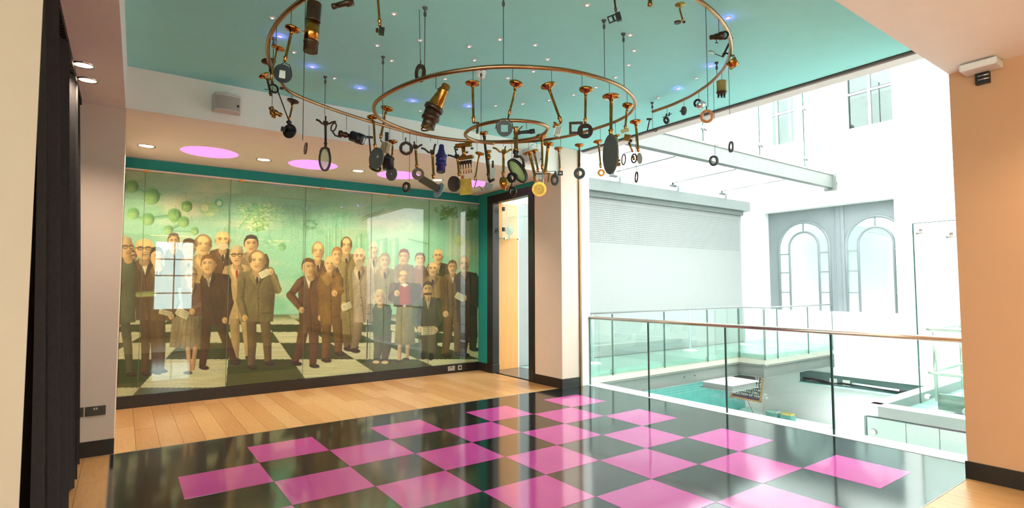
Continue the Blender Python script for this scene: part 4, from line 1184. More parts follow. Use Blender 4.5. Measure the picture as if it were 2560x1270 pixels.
# the last two at the right
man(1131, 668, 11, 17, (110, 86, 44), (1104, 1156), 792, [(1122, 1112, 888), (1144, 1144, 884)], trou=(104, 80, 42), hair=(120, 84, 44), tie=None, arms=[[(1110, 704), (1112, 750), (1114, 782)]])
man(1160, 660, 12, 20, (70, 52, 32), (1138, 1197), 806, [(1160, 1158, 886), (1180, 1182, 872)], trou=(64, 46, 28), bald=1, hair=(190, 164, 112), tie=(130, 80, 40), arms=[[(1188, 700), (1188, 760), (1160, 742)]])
paper(1150, 742, 12, 8, .5)
IMG *= (1 + .035 * rng.normal(size=IMG.shape[:2]))[..., None]
IMG = np.clip(IMG * 1.06, 0, 255) / 255.0
IMGL = np.where(IMG <= .04045, IMG / 12.92, ((IMG + .055) / 1.055) ** 2.4)

mural = empty('mural', ((MX0 + MX1) / 2, YP, MZ0), 'wall wide mural of a crowd in brown suits on green behind glass', 'mural')
me = bpy.data.meshes.new('print')
org = Vector(mural.location)
co = np.stack([GX - org.x, np.zeros_like(GX), GZ - org.z], -1).reshape(-1, 3)
idx = np.arange(NX * NZ).reshape(NZ, NX)
quads = np.stack([idx[:-1, :-1], idx[:-1, 1:], idx[1:, 1:], idx[1:, :-1]], -1).reshape(-1, 4)
me.vertices.add(len(co)); me.vertices.foreach_set('co', co.astype(np.float32).ravel())
me.loops.add(quads.size); me.loops.foreach_set('vertex_index', quads.astype(np.int32).ravel())
me.polygons.add(len(quads)); me.polygons.foreach_set('loop_start', np.arange(0, quads.size, 4, dtype=np.int32))
me.update(calc_edges=True)
ca = me.color_attributes.new('ink', 'FLOAT_COLOR', 'POINT')
rgba = np.ones((NX * NZ, 4), np.float32); rgba[:, :3] = IMGL.reshape(-1, 3)
ca.data.foreach_set('color', rgba.ravel())
po = bpy.data.objects.new('print', me); COL.objects.link(po); po.parent = mural
m = bpy.data.materials.new('mural_print'); m.use_nodes = True
nt = m.node_tree; b = nt.nodes['Principled BSDF']
at_ = nt.nodes.new('ShaderNodeAttribute'); at_.attribute_name = 'ink'
nt.links.new(at_.outputs['Color'], b.inputs['Base Color']); b.inputs['Roughness'].default_value = .6
me.materials.append(m)
bx('backing_board', M_WHITE, MX0, MX1, YP + .004, YP + .02, MZ0, MZ1, mural)
M_MG = glass('mural_glass', (250, 252, 250), 1.0, ior=1.5)
jx = [MX0] + [at(q, 700, 1, YM - .05).x for q in (354, 571, 761, 927, 1072)] + [MX1]
for a, b_ in zip(jx[:-1], jx[1:]):
    bx('glass_panel', M_MG, a + .003, b_ - .003, YM - .052, YM - .042, MZ0, MZ1, mural)
for a in jx[1:-1]:
    bx('joint_strip', mat('grey_green_joint', (96, 112, 92), .4), a - .003, a + .003, YM - .051, YM - .043, MZ0, MZ1, mural)
bx('top_rail', mat('cream_top_rail', (222, 206, 184), .5), MX0, MX1, YM - .055, YM - .02, MZ1, MZ1 + .022, mural)
for q in (368, 604, 806, 976): bx('clip', M_BRASS, at(q, 450, 1, YM - .05).x - .03, at(q, 450, 1, YM - .05).x + .03, YM - .062, YM - .052, MZ1 - .02, MZ1 + .01, mural)
# ================================================================== the hanging ring of old optical instruments
# conical spiral tube, as measured: outer turn, middle turn, small inner turn
TUBE = []
for k in range(0, 28):
    th = math.radians(-1 - 8 * k)
    TUBE.append((2.45 + 2.035 * math.cos(th), -1.14 + 2.035 * math.sin(th), 3.578 - .0495 * math.radians(8 * k)))
i_o = len(TUBE)
TUBE += [(1.26, .30, 3.375), (1.79, .47, 3.363), (2.31, .56, 3.348), (2.84, .46, 3.333), (3.36, .10, 3.313), (3.66, -.48, 3.293), (3.69, -1.13, 3.269), (3.59, -1.62, 3.249), (3.33, -1.98, 3.231),
         (2.94, -2.22, 3.211), (2.58, -2.30, 3.195), (2.19, -2.28, 3.178), (1.79, -2.11, 3.16), (1.55, -1.88, 3.147), (1.39, -1.62, 3.135), (1.28, -1.24, 3.119), (1.28, -.85, 3.103), (1.47, -.55, 3.088),
         (1.87, -.40, 3.07), (2.25, -.45, 3.05), (2.58, -.68, 3.03), (2.74, -.95, 3.01), (2.79, -1.2, 3.0), (2.67, -1.51, 2.99), (2.46, -1.6, 2.985), (2.2, -1.5, 2.98), (2.08, -1.23, 2.975), (2.12, -.95, 2.97), (2.29, -.83, 2.965), (2.5, -.86, 2.96)]
def catmull(P_, n=8):
    P_ = [Vector(p) for p in P_]
    out = []
    for i in range(len(P_) - 1):
        a, b, c, d = P_[max(i - 1, 0)], P_[i], P_[i + 1], P_[min(i + 2, len(P_) - 1)]
        for k in range(n):
            t = k / n
            out.append(.5 * ((2 * b) + (c - a) * t + (2 * a - 5 * b + 4 * c - d) * t * t + (3 * b - a - 3 * c + d) * t ** 3))
    out.append(P_[-1])
    return out
NS = 6
TP = catmull(TUBE, NS)
ringo = empty('spiral_ring', (2.45, -1.14, 2.95), 'large spiral of copper toned tube hung below the teal ceiling', 'ring')
MB().tube(TP, 0.0165, 12).build('tube', M_COPPER, ringo)
def project(p):
    d = CAM_M.transposed() @ (Vector(p) - CAM_LOC)
    return CX + FPX * d.x / -d.z, CY - FPX * d.y / -d.z
SEG = {'OR': (0, 6), 'OU': (6, 12), 'OT': (10, 22), 'OL': (20, 29), 'OB': (27, 33), 'MR': (32, 37), 'MN': (36, 44), 'ML': (43, 47), 'MB': (45, 50), 'IN': (49, 57)}
def anchor(seg, px):
    a, b = SEG[seg]
    return min(TP[a * NS:b * NS + 1], key=lambda p: abs(project(p)[0] - px))
M_WIRE = mat('dark_steel_wire', (58, 62, 60), .4, .6)
# ceiling hangers of the ring
for seg, px in (('OL', 682), ('OL', 807), ('ML', 957), ('IN', 1207), ('MN', 1511), ('MR', 1560), ('OR', 1622), ('OR', 1794), ('MN', 1261), ('MN', 1060), ('OT', 1100)):
    p = anchor(seg, px)
    MB().rod(p, (p.x, p.y, ZT - .03), .0028, n=6).build('hanger_wire', M_WIRE, ringo)
    m = MB(); m.lathe((p.x, p.y, ZT - .075), (p.x, p.y, ZT), [(0, .004), (.1, .011), (.45, .011), (.5, .006), (.7, .006), (.75, .012), (.98, .02), (1, .02)], 10)
    m.build('ceiling_hook', M_IRON, ringo)

class Inst:
    """one hanging instrument; places are given in photograph pixels on the upright plane through its hanging point"""
    def __init__(s, name, label, cat, seg, px, wire=None, back=0):
        s.p = anchor(seg, px)
        v = Vector((s.p.x - CAM_LOC.x, s.p.y - CAM_LOC.y, 0)).normalized()
        s.n = -v; s.r = Vector((-s.n.y, s.n.x, 0)); s.u = Vector((0, 0, 1))
        s.p = s.p - s.n * back
        s.k = (s.p - CAM_LOC).dot(CAM_M @ Vector((0, 0, -1))) / FPX
        s.e = empty(name, s.p, label, cat, 'hanging optical instruments')
        if wire is not None:
            q = s.Q(px, wire)
            MB().rod(s.p, Vector((s.p.x, s.p.y, q.z)), .0022, n=6).build('wire', M_WIRE, s.e)
    def Q(s, x, y, d=0):
        """d: pixels towards the camera"""
        r_ = ray(x, y)
        t = (s.p - CAM_LOC).dot(s.n) / r_.dot(s.n)
        return CAM_LOC + r_ * t + s.n * (d * s.k)
    def foot(s, x, y, w, to=None, m=None, h=None, flip=False):
        """flared foot plate hanging upside down, its stem towards `to`"""
        c = s.Q(x, y); t = s.Q(*to) if to else c - s.u
        a = (t - c).normalized(); R = w / 2 * s.k; H = (h or w * .5) * s.k
        mb = MB(); mb.lathe(c - a * H * .3, c + a * H * .7, [(0, R * .2), (.02, R * .93), (.08, R), (.28, R), (.36, R * .93), (.46, R * .78), (.56, R * .5), (.66, R * .3), (.8, R * .22), (1, R * .2)], 22)
        return mb.build('foot', m or M_BRASS, s.e)
    def stem(s, a, b, w=6, m=None, collar=True, name='stem'):
        p, q = s.Q(*a), s.Q(*b); R = w / 2 * s.k
        mb = MB(); mb.lathe(p, q, [(0, R * 1.25), (.05, R), (.82, R * .92), (.84, R * 1.5), (.88, R * 1.5), (.9, R), (.95, R * 1.3), (1, R * .8)] if collar else [(0, R), (1, R)], 12)
        return mb.build(name, m or M_BRASS, s.e)
    def bar(s, pts, w=3, m=None, name='arm'):
        mb = MB(); mb.tube([s.Q(*p) for p in pts], w / 2 * s.k, 8); return mb.build(name, m or M_BLACK, s.e)
    def axes(s, rx, ry, ang=0, front=1, c0=None):
        """plane axes of a disc that looks like an ellipse rx, ry turned by ang (degrees, clockwise on the photo)"""
        a = math.radians(ang)
        vd = (CAM_LOC - (c0 if c0 is not None else s.p)).normalized(); rr_ = Vector((0, 0, 1)).cross(vd).normalized(); uu_ = vd.cross(rr_)
        X = rr_ * math.cos(a) - uu_ * math.sin(a); Y = rr_ * math.sin(a) + uu_ * math.cos(a)
        if rx >= ry:
            c = ry / rx; t = math.sqrt(max(0, 1 - c * c))
            return X * rx * s.k, (Y * c + vd * t * front) * rx * s.k
        c = rx / ry; t = math.sqrt(max(0, 1 - c * c))
        return (X * c + vd * t * front) * ry * s.k, Y * ry * s.k
    def ring(s, x, y, rx, ry, hole=.62, ang=0, sides=32, th=5, m=None, name='ring', front=1, hang=0, off=(0, 0), d=0):
        c = s.Q(x, y, d); A, B = s.axes(rx, ry, ang, front, c); n = A.cross(B).normalized()
        N = 48
        out = [c + A * math.cos(2 * math.pi * k / N) + B * math.sin(2 * math.pi * k / N) for k in range(N)]
        inn = None
        if hole:
            inn = []
            for k in range(N):
                th_ = 2 * math.pi * k / N
                if sides < 16:
                    q = math.pi / sides
                    rr = hole * math.cos(q) / math.cos(((th_ + hang + q) % (2 * q)) - q)
                    rr = rr if sides != 4 else hole * .7071 / max(abs(math.cos(th_)), abs(math.sin(th_)))
                else: rr = hole
                inn.append(c + A * (math.cos(th_) * rr + off[0]) + B * (math.sin(th_) * rr + off[1]))
        mb = MB(); mb.plate(out, inn, n * th * s.k)
        return mb.build(name, m or M_BLACK, s.e)
    def lens(s, x, y, rx, ry, ang=0, m=None, name='lens', front=1, th=1.5):
        return s.ring(x, y, rx, ry, None, ang, th=th, m=m or M_LENS, name=name, front=front)
    def tube(s, a, b, prof, m=None, name='barrel', d0=0, d1=0):
        p, q = s.Q(a[0], a[1], d0), s.Q(b[0], b[1], d1)
        mb = MB(); mb.lathe(p, q, [(t, r * s.k) for t, r in prof], 24); return mb.build(name, m or M_BRASS, s.e)
    def box(s, x, y, w, h, dep=None, ang=0, m=None, name='block', yaw=0, d=0):
        a = math.radians(ang); c = s.Q(x, y, d); dep = dep or min(w, h)
        X = s.r * math.cos(a) - s.u * math.sin(a); Y = s.r * math.sin(a) + s.u * math.cos(a); Z = s.n
        if yaw:
            g = math.radians(yaw); X, Z = X * math.cos(g) + Z * math.sin(g), Z * math.cos(g) - X * math.sin(g)
        mb = MB(); mb.obox(c, X * w / 2 * s.k, Y * h / 2 * s.k, Z * dep / 2 * s.k); return mb.build(name, m or M_BRASS, s.e)
    def frame(s, x, y, w, h, t, ang=0, m=None, name='square_frame'):
        a = math.radians(ang); c = s.Q(x, y); X = s.r * math.cos(a) - s.u * math.sin(a); Y = s.r * math.sin(a) + s.u * math.cos(a)
        f = lambda i, j, q: c + X * i * (w / 2 - q) * s.k + Y * j * (h / 2 - q) * s.k
        K = ((-1, -1), (1, -1), (1, 1), (-1, 1))
        mb = MB(); mb.plate([f(i, j, 0) for i, j in K], [f(i, j, t) for i, j in K], s.n * 4 * s.k); return mb.build(name, m or M_BLACK, s.e)
    def wings(s, x, y, l, r_, m=None, post=None):
        """two curved handles at a hub"""
        m = m or M_BLACK
        s.box(x, y, 11, 9, 9, m=m, name='hub')
        for e_ in (l, r_):
            if e_:
                ex, ey = e_; mx = (x + ex) / 2
                s.bar([(x, y), (x + (ex - x) * .35, y + 1), (x + (ex - x) * .7, ey + (y - ey) * .25), (ex, ey)], 5, m, 'handle')
        if post: s.bar([(x, y), post], 4, m, 'post')
M_LENS = glass('lens_glass', (226, 238, 222), 1.0, .18, haze_rgb=(220, 232, 214))
M_LENSG = glass('green_lens_glass', (206, 222, 190), 1.0, .45, haze_rgb=(196, 214, 172))
M_DISC = mat('speckled_grey_disc', (92, 96, 92), .7, .2, var=.35, scale=160)
M_BLUEG = mat('blue_grey_card', (136, 156, 164), .6)
M_KHAKI = mat('khaki_jar', (132, 124, 62), .5, var=.12, scale=25)
M_WOODR = mat('turned_wood_ring', (176, 104, 52), .45, var=.15, scale=30)
M_PLATE = mat('square_brass_plate', (172, 132, 52), .4, .7, var=.2, scale=18)
M_VIOLET = mat('violet_lacquer', (58, 50, 112), .35, .4, var=.15)
M_PALEG = mat('frosted_slide', (206, 212, 204), .4)

# ---- left side of the outer turn
I = Inst('telescope', 'large dark bronze telescope tube hanging upright at the upper left', 'telescope', 'OL', 765)
I.tube((786, 8), (776, 130), [(0, 17), (.02, 17.5), (.34, 17), (.35, 18), (.38, 18), (.385, 17)], M_BRASSD, 'eyepiece_tube')
I.tube((781.3, 55), (777.6, 104), [(0, 17.2), (1, 17)], M_BRASS, 'middle_sleeve')
I.tube((777.8, 103), (776, 130), [(0, 17.6), (.05, 18), (.2, 18), (.22, 17), (1, 17)], M_BRASSD, 'objective_tube')
I.bar([(757, 76), (764, 70), (766, 80), (757, 84), (757, 76)], 2.5, M_STEEL, 'shackle')
I = Inst('prism_stand', 'brass stand with a black ring holding a square prism at the left', 'instrument', 'OL', 727, 66)
I.foot(731, 74, 36, (720, 120)); I.stem((728, 84), (712, 154), 7)
I.bar([(696, 172), (699, 163), (711, 156), (724, 163), (729, 180), (727, 196)], 2.5, M_BLACK, 'yoke')
I.ring(707, 184, 20, 22, .5, sides=4, th=6); I.box(706, 186, 14, 20, 5, 4, M_PALEG, 'prism')
I = Inst('slim_stand', 'slim brass stand with a thin bar foot at the far left', 'instrument', 'OL', 692, 116)
I.foot(695, 121, 32, (690, 140), h=7); I.stem((692, 124), (677, 198), 4.5); I.box(676, 199, 12, 4, 4, 0, M_BRASS, 'clamp')
I = Inst('bracket_stand', 'brass stand with a tilted oval lens at the far left', 'instrument', 'OL', 676, 146)
I.foot(672, 155, 34, (675, 170), M_BRASSD); I.stem((674, 163), (682, 213), 5.5, M_BRASSD)
I.ring(684, 221, 12, 10, .72, 35, th=3, m=M_BRASSD, name='lens_ring'); I.lens(684, 221, 9, 7, 35); I.bar([(661, 223), (675, 224)], 2, M_BRASSD, 'pin'); I.box(704, 221, 9, 5, 5, 0, M_BRASSD, 'knob')
I.bar([(694, 226), (721, 299)], 3, M_BRASSD, 'long_rod')
I = Inst('short_stand', 'short brass foot with a bent stem lowest at the far left', 'instrument', 'OL', 674, 180)
I.foot(661, 190, 26, (671, 205), M_BRASS); I.stem((668, 196), (678, 240), 6, M_BRASSD)
I = Inst('brass_clamp', 'knobbly brass clamp at the left bend of the spiral', 'clamp', 'OL', 682, 268)
I.tube((678, 268), (681, 288), [(0, 6), (.3, 6), (.32, 4), (.5, 4), (.52, 6), (1, 5)], M_BRASS, 'screw'); I.tube((684, 279), (705, 289), [(0, 7), (.4, 6), (.6, 4), (.75, 6), (1, 4)], M_BRASS, 'nozzle'); I.box(684, 291, 9, 8, 7, 20, M_BRASS, 'jaw')
I = Inst('disc_stand', 'brass stand tipped over a black disc at the left', 'instrument', 'OL', 731, 248)
I.foot(732, 254, 28, (728, 270), M_BRASSD); I.stem((732, 260), (723, 299), 5, M_BRASS)
I.tube((719, 302), (726, 310), [(0, 5), (.5, 6), (1, 5)], M_BLACK, 'knuckle'); I.ring(724, 328, 14, 18, None, 22, th=3, m=M_BLACK, name='disc'); I.box(708, 323, 10, 11, 8, 10, M_BLACK, 'clip')
I = Inst('thin_lens', 'thin lens seen edge on at the end of a long wire', 'lens', 'OL', 768, 352)
I.ring(764, 371, 2.6, 15, .6, 6, th=3, m=M_BRASSD); I.lens(764, 371, 2, 11, 6)
I = Inst('winged_lens_stand', 'winged stand with a tall oval glass lens in a dark rim', 'lens', 'OB', 814, 288)
I.wings(814, 308, (790, 299), (840, 304), M_BRASSD, (814, 290)); I.stem((814, 312), (814, 366), 6, M_BRASSD)
I.ring(812, 398, 13, 30, .86, 0, th=4, m=M_BLACK, name='lens_rim'); I.lens(812, 398, 11, 26, 0); I.bar([(799, 380), (803, 371), (814, 366), (823, 372), (827, 395)], 2.2, M_BLACK, 'yoke')
I = Inst('geared_lens', 'black geared lens barrel with a small mirror on a bent arm', 'instrument', 'OB', 868, 325)
I.ring(834, 318, 6, 12, .75, 20, th=2, m=M_BRASSD, name='mirror_rim'); I.bar([(832, 330), (838, 339), (852, 343), (856, 336)], 4, M_BLACK); I.tube((846, 333), (876, 340), [(0, 7), (.2, 9), (.4, 6), (.6, 8), (.8, 5), (1, 5)], M_BRASSD, 'gear')
I.tube((874, 338), (908, 350), [(0, 10), (.1, 13), (.5, 13), (.52, 14), (.6, 14), (1, 13.5)], M_BLACK, 'barrel'); I.ring(908, 350, 7, 13, .8, 15, th=2, m=M_STEEL, name='rim')
I = Inst('hand_telescope', 'small dark telescope cut by the top edge at the upper left', 'telescope', 'OT', 850)
I.tube((830, 17), (845, 13), [(0, 6), (.2, 7.5), (1, 6)], M_BRASSD, 'eyepiece'); I.tube((844, 13), (882, 3), [(0, 6.5), (.5, 7), (.55, 10), (1, 10)], M_BRASSD)
I = Inst('rod_clamp', 'long brass rod ending in a small black clamp box', 'instrument', 'OT', 945)
I.stem((942, -40), (950, 66), 6.5); I.box(954, 78, 13, 17, 12, 4, M_BLACK, 'clamp_box'); I.box(943, 76, 7, 9, 6, 0, M_BRASSD, 'knob')
# ---- lower left cluster
I = Inst('grey_disc_stand', 'brass stand with a speckled grey disc on a steel knob', 'instrument', 'OB', 930, 290)
I.foot(932, 294, 29, (934, 312)); I.stem((934, 302), (938, 372), 6)
I.ring(941, 396, 16, 27, None, 12, th=4, m=M_DISC, name='disc'); I.tube((944, 394), (951, 392), [(0, 4), (.6, 5), (1, 1)], M_STEEL, 'knob', 3, 8)
I = Inst('hooked_stand', 'thin hooked stand with a black ring behind the grey disc', 'instrument', 'OB', 924, 340, back=.16)
I.box(922, 343, 20, 5, 5, 0, M_BRASSD, 'cross_bar'); I.stem((923, 346), (927, 392), 3.5, M_BLACK, False); I.bar([(927, 392), (928, 404), (934, 410)], 3); I.ring(938, 419, 15, 8, .7, 20, th=4)
I = Inst('box_clamp_stand', 'brass stand with a leaning stem and a small prism box', 'instrument', 'OB', 965, 266)
I.foot(967, 273, 31, (962, 295)); I.stem((964, 283), (951, 347), 6); I.box(967, 342, 9, 22, 6, 0, M_BLACK, 'slide'); I.box(963, 369, 17, 24, 14, 16, mat('beige_prism', (168, 142, 104), .4), 'prism', yaw=25); I.bar([(951, 350), (957, 358), (966, 355)], 3, M_BRASSD)
I = Inst('bell_lamp', 'black bell shaped lamp head below a small brass foot', 'lamp', 'OB', 982, 350)
I.foot(982, 355, 23, (982, 370)); I.stem((982, 360), (980, 392), 5)
I.tube((969, 382), (971, 424), [(0, 3), (.12, 4), (.3, 14), (.32, 16), (.42, 16), (.43, 14), (1, 13.5)], M_BLACK, 'bell')
I.ring(979, 435, 12.5, 17, .12, 8, th=3, m=M_DISC, name='grey_disc')
I = Inst('octagonal_ring', 'black ring with a six sided opening beside the grey disc', 'ring', 'OB', 1014, 352)
I.ring(1015.5, 371, 16.5, 17, .66, sides=6, th=5, m=M_BRASSD); I.bar([(1014, 344), (1014, 355)], 3, M_BLACK, 'hook')
I = Inst('hexagon_ring', 'small brass ring hanging low in front of the teal wall strip', 'ring', 'ML', 1018, 452)
I.ring(1016, 468, 8, 13, .68, 4, 6, 5, M_BRASSD)
I = Inst('eyepiece_stand', 'winged stand ending in a dark ring that frames pink light', 'instrument', 'OB', 1036, 358)
I.wings(1038, 367, None, (1056, 362), M_BRASSD, (1035, 354)); I.stem((1039, 371), (1042, 420), 6.5); I.ring(1045, 435, 15, 15, .46, th=6, m=M_BRASSD, off=(.1, .05)); I.ring(1047, 434, 8.5, 8.5, .8, th=3, m=M_BLACK, name='inner_rim', d=4)
I = Inst('card_box_stand', 'winged stand with a long dark box and a blue grey card disc', 'instrument', 'OB', 1079, 354)
I.wings(1081, 380, (1053, 370), (1089, 360), M_BRASSD); I.stem((1081, 385), (1084, 446), 6.5); I.box(1073, 459, 50, 17, 15, 30, mat('dark_olive_box', (74, 60, 34), .6), 'long_box'); I.ring(1097, 476, 9, 20, None, 28, th=2, m=M_BLUEG, name='card_disc'); I.box(1097, 476, 7, 13, 4, 28, M_BLACK, 'slot', d=2)
I = Inst('brass_telescope', 'stout stepped brass telescope hanging at an angle in the middle', 'telescope', 'MN', 1094, 222)
I.tube((1117, 212), (1085, 270), [(0, 9), (.04, 11), (.2, 11), (.22, 13), (.3, 13), (.32, 12), (.9, 19), (1, 19)], M_BRASS, 'draw_tube')
I.tube((1087, 266), (1082, 276), [(0, 20), (.1, 24), (.9, 24), (1, 20)], M_BRASSD, 'collar'); I.tube((1083, 274), (1069, 320), [(0, 19), (.25, 20), (.4, 20), (.42, 22), (.55, 22), (.57, 16.5), (.96, 16.5), (1, 17.5)], M_BRASSD, 'objective'); I.ring(1069, 320, 17, 6, .85, -18, th=3, m=M_BRASS, name='end_rim')
I.bar([(1094, 221), (1096, 226), (1106, 230)], 3, M_BLACK, 'bracket')
I = Inst('violet_telescope', 'violet tinted stepped telescope hanging upright', 'telescope', 'OB', 1103, 362)
I.tube((1104, 361), (1102, 428), [(0, 3), (.03, 6), (.15, 6.5), (.17, 7), (.38, 11), (.4, 14.5), (.47, 14.5), (.48, 13), (.72, 13), (.73, 14), (.78, 14), (.8, 11), (1, 11)], M_VIOLET); I.ring(1102, 428, 10.5, 5, .8, 0, th=2, m=M_BLACK, name='end_rim')
I = Inst('pin_rack', 'bright brass rack of two bars with a row of hanging pins', 'instrument', 'MB', 1158, 360)
I.box(1159, 363, 42, 9, 10, -3, M_BRASS, 'top_bar', yaw=25); I.tube((1158, 368), (1161, 394), [(0, 5), (1, 4.5)], M_BRASS, 'post'); I.box(1165, 394, 38, 7, 12, -4, M_BRASS, 'lower_bar', yaw=25)
I.box(1180, 371, 7, 4, 4, 0, M_BRASSD, 'thumb_screw'); I.box(1142, 374, 6, 4, 4, 0, M_BRASSD, 'thumb_screw')
for q in range(5):
    x = 1151 + q * 6.5; I.tube((x - 1, 404 - q), (x, 412 - q), [(0, 3.4), (1, 3.4)], M_BRASSD, 'pin_cap'); I.stem((x, 410 - q), (x + 2, 436 - q), 3, M_BRASS, False, 'pin')
I = Inst('plate_stand', 'black winged stand carrying a black disc and a square brass plate', 'instrument', 'OB', 1141, 358)
I.wings(1142, 391, (1119, 388), (1170, 380), M_BLACK, (1136, 366)); I.stem((1144, 396), (1148, 440), 6.5); I.ring(1135, 460, 14, 19.5, None, 0, th=5, m=M_BLACK, name='black_disc'); I.box(1164, 468, 31, 40, 4, -6, M_PLATE, 'square_plate', d=5); I.box(1156, 443, 8, 8, 6, 0, mat('red_brass', (176, 90, 54), .4, .7), 'knob')
I = Inst('clip_stand', 'tall brass stand with a wide flat foot nearest the smoke detector', 'instrument', 'MN', 1182, 203)
I.foot(1182, 210, 38, (1182, 230), h=14); I.stem((1182, 216), (1184, 308), 6.5); I.box(1194, 320, 6, 30, 5, 5, M_BRASSD, 'clip_arm'); I.box(1193, 337, 11, 14, 3, 5, M_PALEG, 'slide'); I.bar([(1184, 308), (1190, 306), (1195, 310)], 4, M_BRASSD)
I = Inst('hexagon_lens', 'brass six sided lens ring hanging in front of the upper spiral', 'ring', 'MN', 1052, 160)
bpy.data.objects.remove(bpy.data.objects[I.e.children[0].name]); MB().rod(I.Q(1051, 158), Vector((I.p.x, I.p.y, ZT)), .0022, n=6).build('wire', M_WIRE, I.e)
I.ring(1050.5, 183, 11, 22, .66, 6, 6, 6, M_BRASSD); I.lens(1050.5, 183, 6, 13, 6); I.bar([(1052, 152), (1051, 162)], 3, M_BRASSD, 'hook')
I = Inst('aperture_stand', 'brass cup stand with a yoked black disc and square opening', 'instrument', 'MN', 1290, 203)
I.foot(1290, 211, 35, (1284, 240), h=20); I.stem((1288, 226), (1272, 288), 6)
I.ring(1261, 321, 20, 20, .6, sides=4, th=5, m=M_BLACK, name='aperture_disc'); I.bar([(1239, 322), (1242, 306), (1255, 297), (1268, 297), (1280, 306), (1283, 322)], 2.4, M_BLACK, 'yoke'); I.bar([(1272, 288), (1270, 297)], 4, M_BLACK)
I = Inst('blade_stand', 'leaning brass stand with a grey blade at its tip', 'instrument', 'MB', 1208, 328)
I.foot(1209, 334, 23, (1211, 350)); I.stem((1210, 340), (1223, 452), 6.5, M_BRASSD); I.bar([(1222, 455), (1236, 448)], 7, M_BLACK, 'handle'); I.box(1221, 467, 19, 19, 3, 18, mat('grey_blade', (120, 114, 106), .5, .3), 'blade')
I = Inst('zigzag_stand', 'brass stand with a thin zigzag wire at its tip', 'instrument', 'OB', 1199, 378)
I.foot(1199, 385, 23, (1196, 400)); I.stem((1197, 392), (1187, 451), 4.5); I.bar([(1187, 451), (1192, 448), (1186, 470), (1199, 466), (1207, 476)], 2, M_BRASSD, 'zigzag')
I = Inst('slide_stand', 'brass vase shaped stand with a pale glass slide in a clip', 'instrument', 'OB', 1224, 374)
I.tube((1221, 377), (1221, 400), [(0, 8), (.15, 8), (.3, 4), (.5, 5), (.7, 7), (.9, 5), (1, 2)], M_BRASS, 'vase'); I.stem((1222, 400), (1224, 432), 2.5, M_BRASSD, False); I.box(1232, 411, 5, 18, 4, 0, M_BRASSD, 'clip'); I.box(1233, 430, 11, 26, 3, 5, M_PALEG, 'slide')
# ---- centre and right cluster
I = Inst('lantern_lens', 'winged brass stand with a round brass lantern lens', 'lens', 'OB', 1262, 366)
I.wings(1260, 379, (1232, 369), (1280, 374), M_BRASS, (1264, 366)); I.stem((1259, 384), (1258, 440), 7); I.tube((1252, 461), (1272, 457), [(0, 8), (.1, 14), (.3, 18), (.6, 18), (.75, 14), (1, 13)], M_BRASS, 'lantern', 0, 8); I.ring(1273, 458, 7, 13, .8, 0, th=3, m=M_BRASSD, name='lens_rim', d=9); I.lens(1274, 458, 6, 11, 0)
I = Inst('hexagon_eyeglass', 'small dark hexagon ring below the lantern lens', 'ring', 'OB', 1283, 466)
I.ring(1282, 479, 9, 12, .72, 6, 6, 4, M_BRASSD)
I = Inst('magnifier', 'large tilted round magnifying glass on a thick brass handle', 'magnifier', 'IN', 1291, 300)
I.stem((1290, 318), (1290, 384), 11, M_BRASS); I.tube((1290, 378), (1290, 394), [(0, 8), (.3, 8), (.5, 5), (1, 7)], M_BLACK, 'collar')
I.ring(1294, 427, 15, 34, .88, -36, th=7, m=M_BLACK, name='rim'); I.lens(1294, 427, 13, 30, -36, M_LENSG); I.bar([(1290, 392), (1300, 391), (1308, 400), (1310, 418)], 7, M_BRASSD, 'yoke'); I.ring(1281, 444, 11, 13, .5, 0, th=9, m=M_BLACK, name='drum')
I = Inst('spy_scope', 'small black horizontal scope inside the inner turn', 'telescope', 'IN', 1312, 322)
I.tube((1284, 333), (1337, 328), [(0, 5), (.3, 5.5), (.32, 4), (.75, 4.5), (.77, 6), (1, 6)], M_BLACK); I.bar([(1283, 347), (1296, 326), (1306, 315)], 2.5, M_BLACK, 'lever')
I = Inst('comb_stand', 'brass stand with a tilted oval foot and a striped prism clip', 'instrument', 'MN', 1380, 205)
I.foot(1371, 216, 38, (1378, 240), h=18); I.stem((1374, 226), (1403, 306), 7); I.bar([(1403, 306), (1398, 312), (1384, 306)], 5, M_BRASS); I.box(1389, 316, 13, 8, 8, 18, M_BRASS, 'clamp'); I.box(1394, 329, 17, 24, 8, 14, M_PALEG, 'striped_prism')
for q in range(4): I.box(1389 + q * 3.6, 330 - q, 1.2, 20, 9, 14, M_BLACK, 'stripe')
I = Inst('square_aperture_stand', 'brass stand with a square frame beside a black disc with square hole', 'instrument', 'MN', 1462, 216)
I.foot(1465, 226, 35, (1464, 245), h=20); I.stem((1464, 238), (1463, 308), 6.5); I.frame(1440, 320, 34, 31, 6, m=M_BRASSD); I.ring(1463, 329, 19, 18, .56, sides=4, th=4, m=M_BLACK, name='disc', d=6)
I = Inst('oval_paddle', 'brass stand with a long speckled grey oval paddle', 'instrument', 'MN', 1527, 235)
I.foot(1528, 243, 44, (1528, 260), h=14); I.stem((1528, 250), (1527, 338), 8.5); I.ring(1526, 386, 18, 49, None, 3, th=4, m=M_DISC, name='paddle')
I = Inst('jointed_stand', 'jointed brass stand with two small lens loops at the right', 'instrument', 'MR', 1568, 256)
I.foot(1569, 265, 27, (1567, 285), h=18); I.stem((1567, 277), (1563, 322), 6); I.box(1562, 327, 20, 8, 9, -15, mat('pale_brass', (200, 176, 120), .3, .9), 'block'); I.box(1568, 345, 16, 16, 10, 12, M_BRASS, 'gear_box'); I.tube((1574, 351), (1580, 353), [(0, 4), (1, 4)], M_BLACK, 'knob'); I.stem((1572, 356), (1582, 380), 5, M_BRASS, False, 'lower_arm')
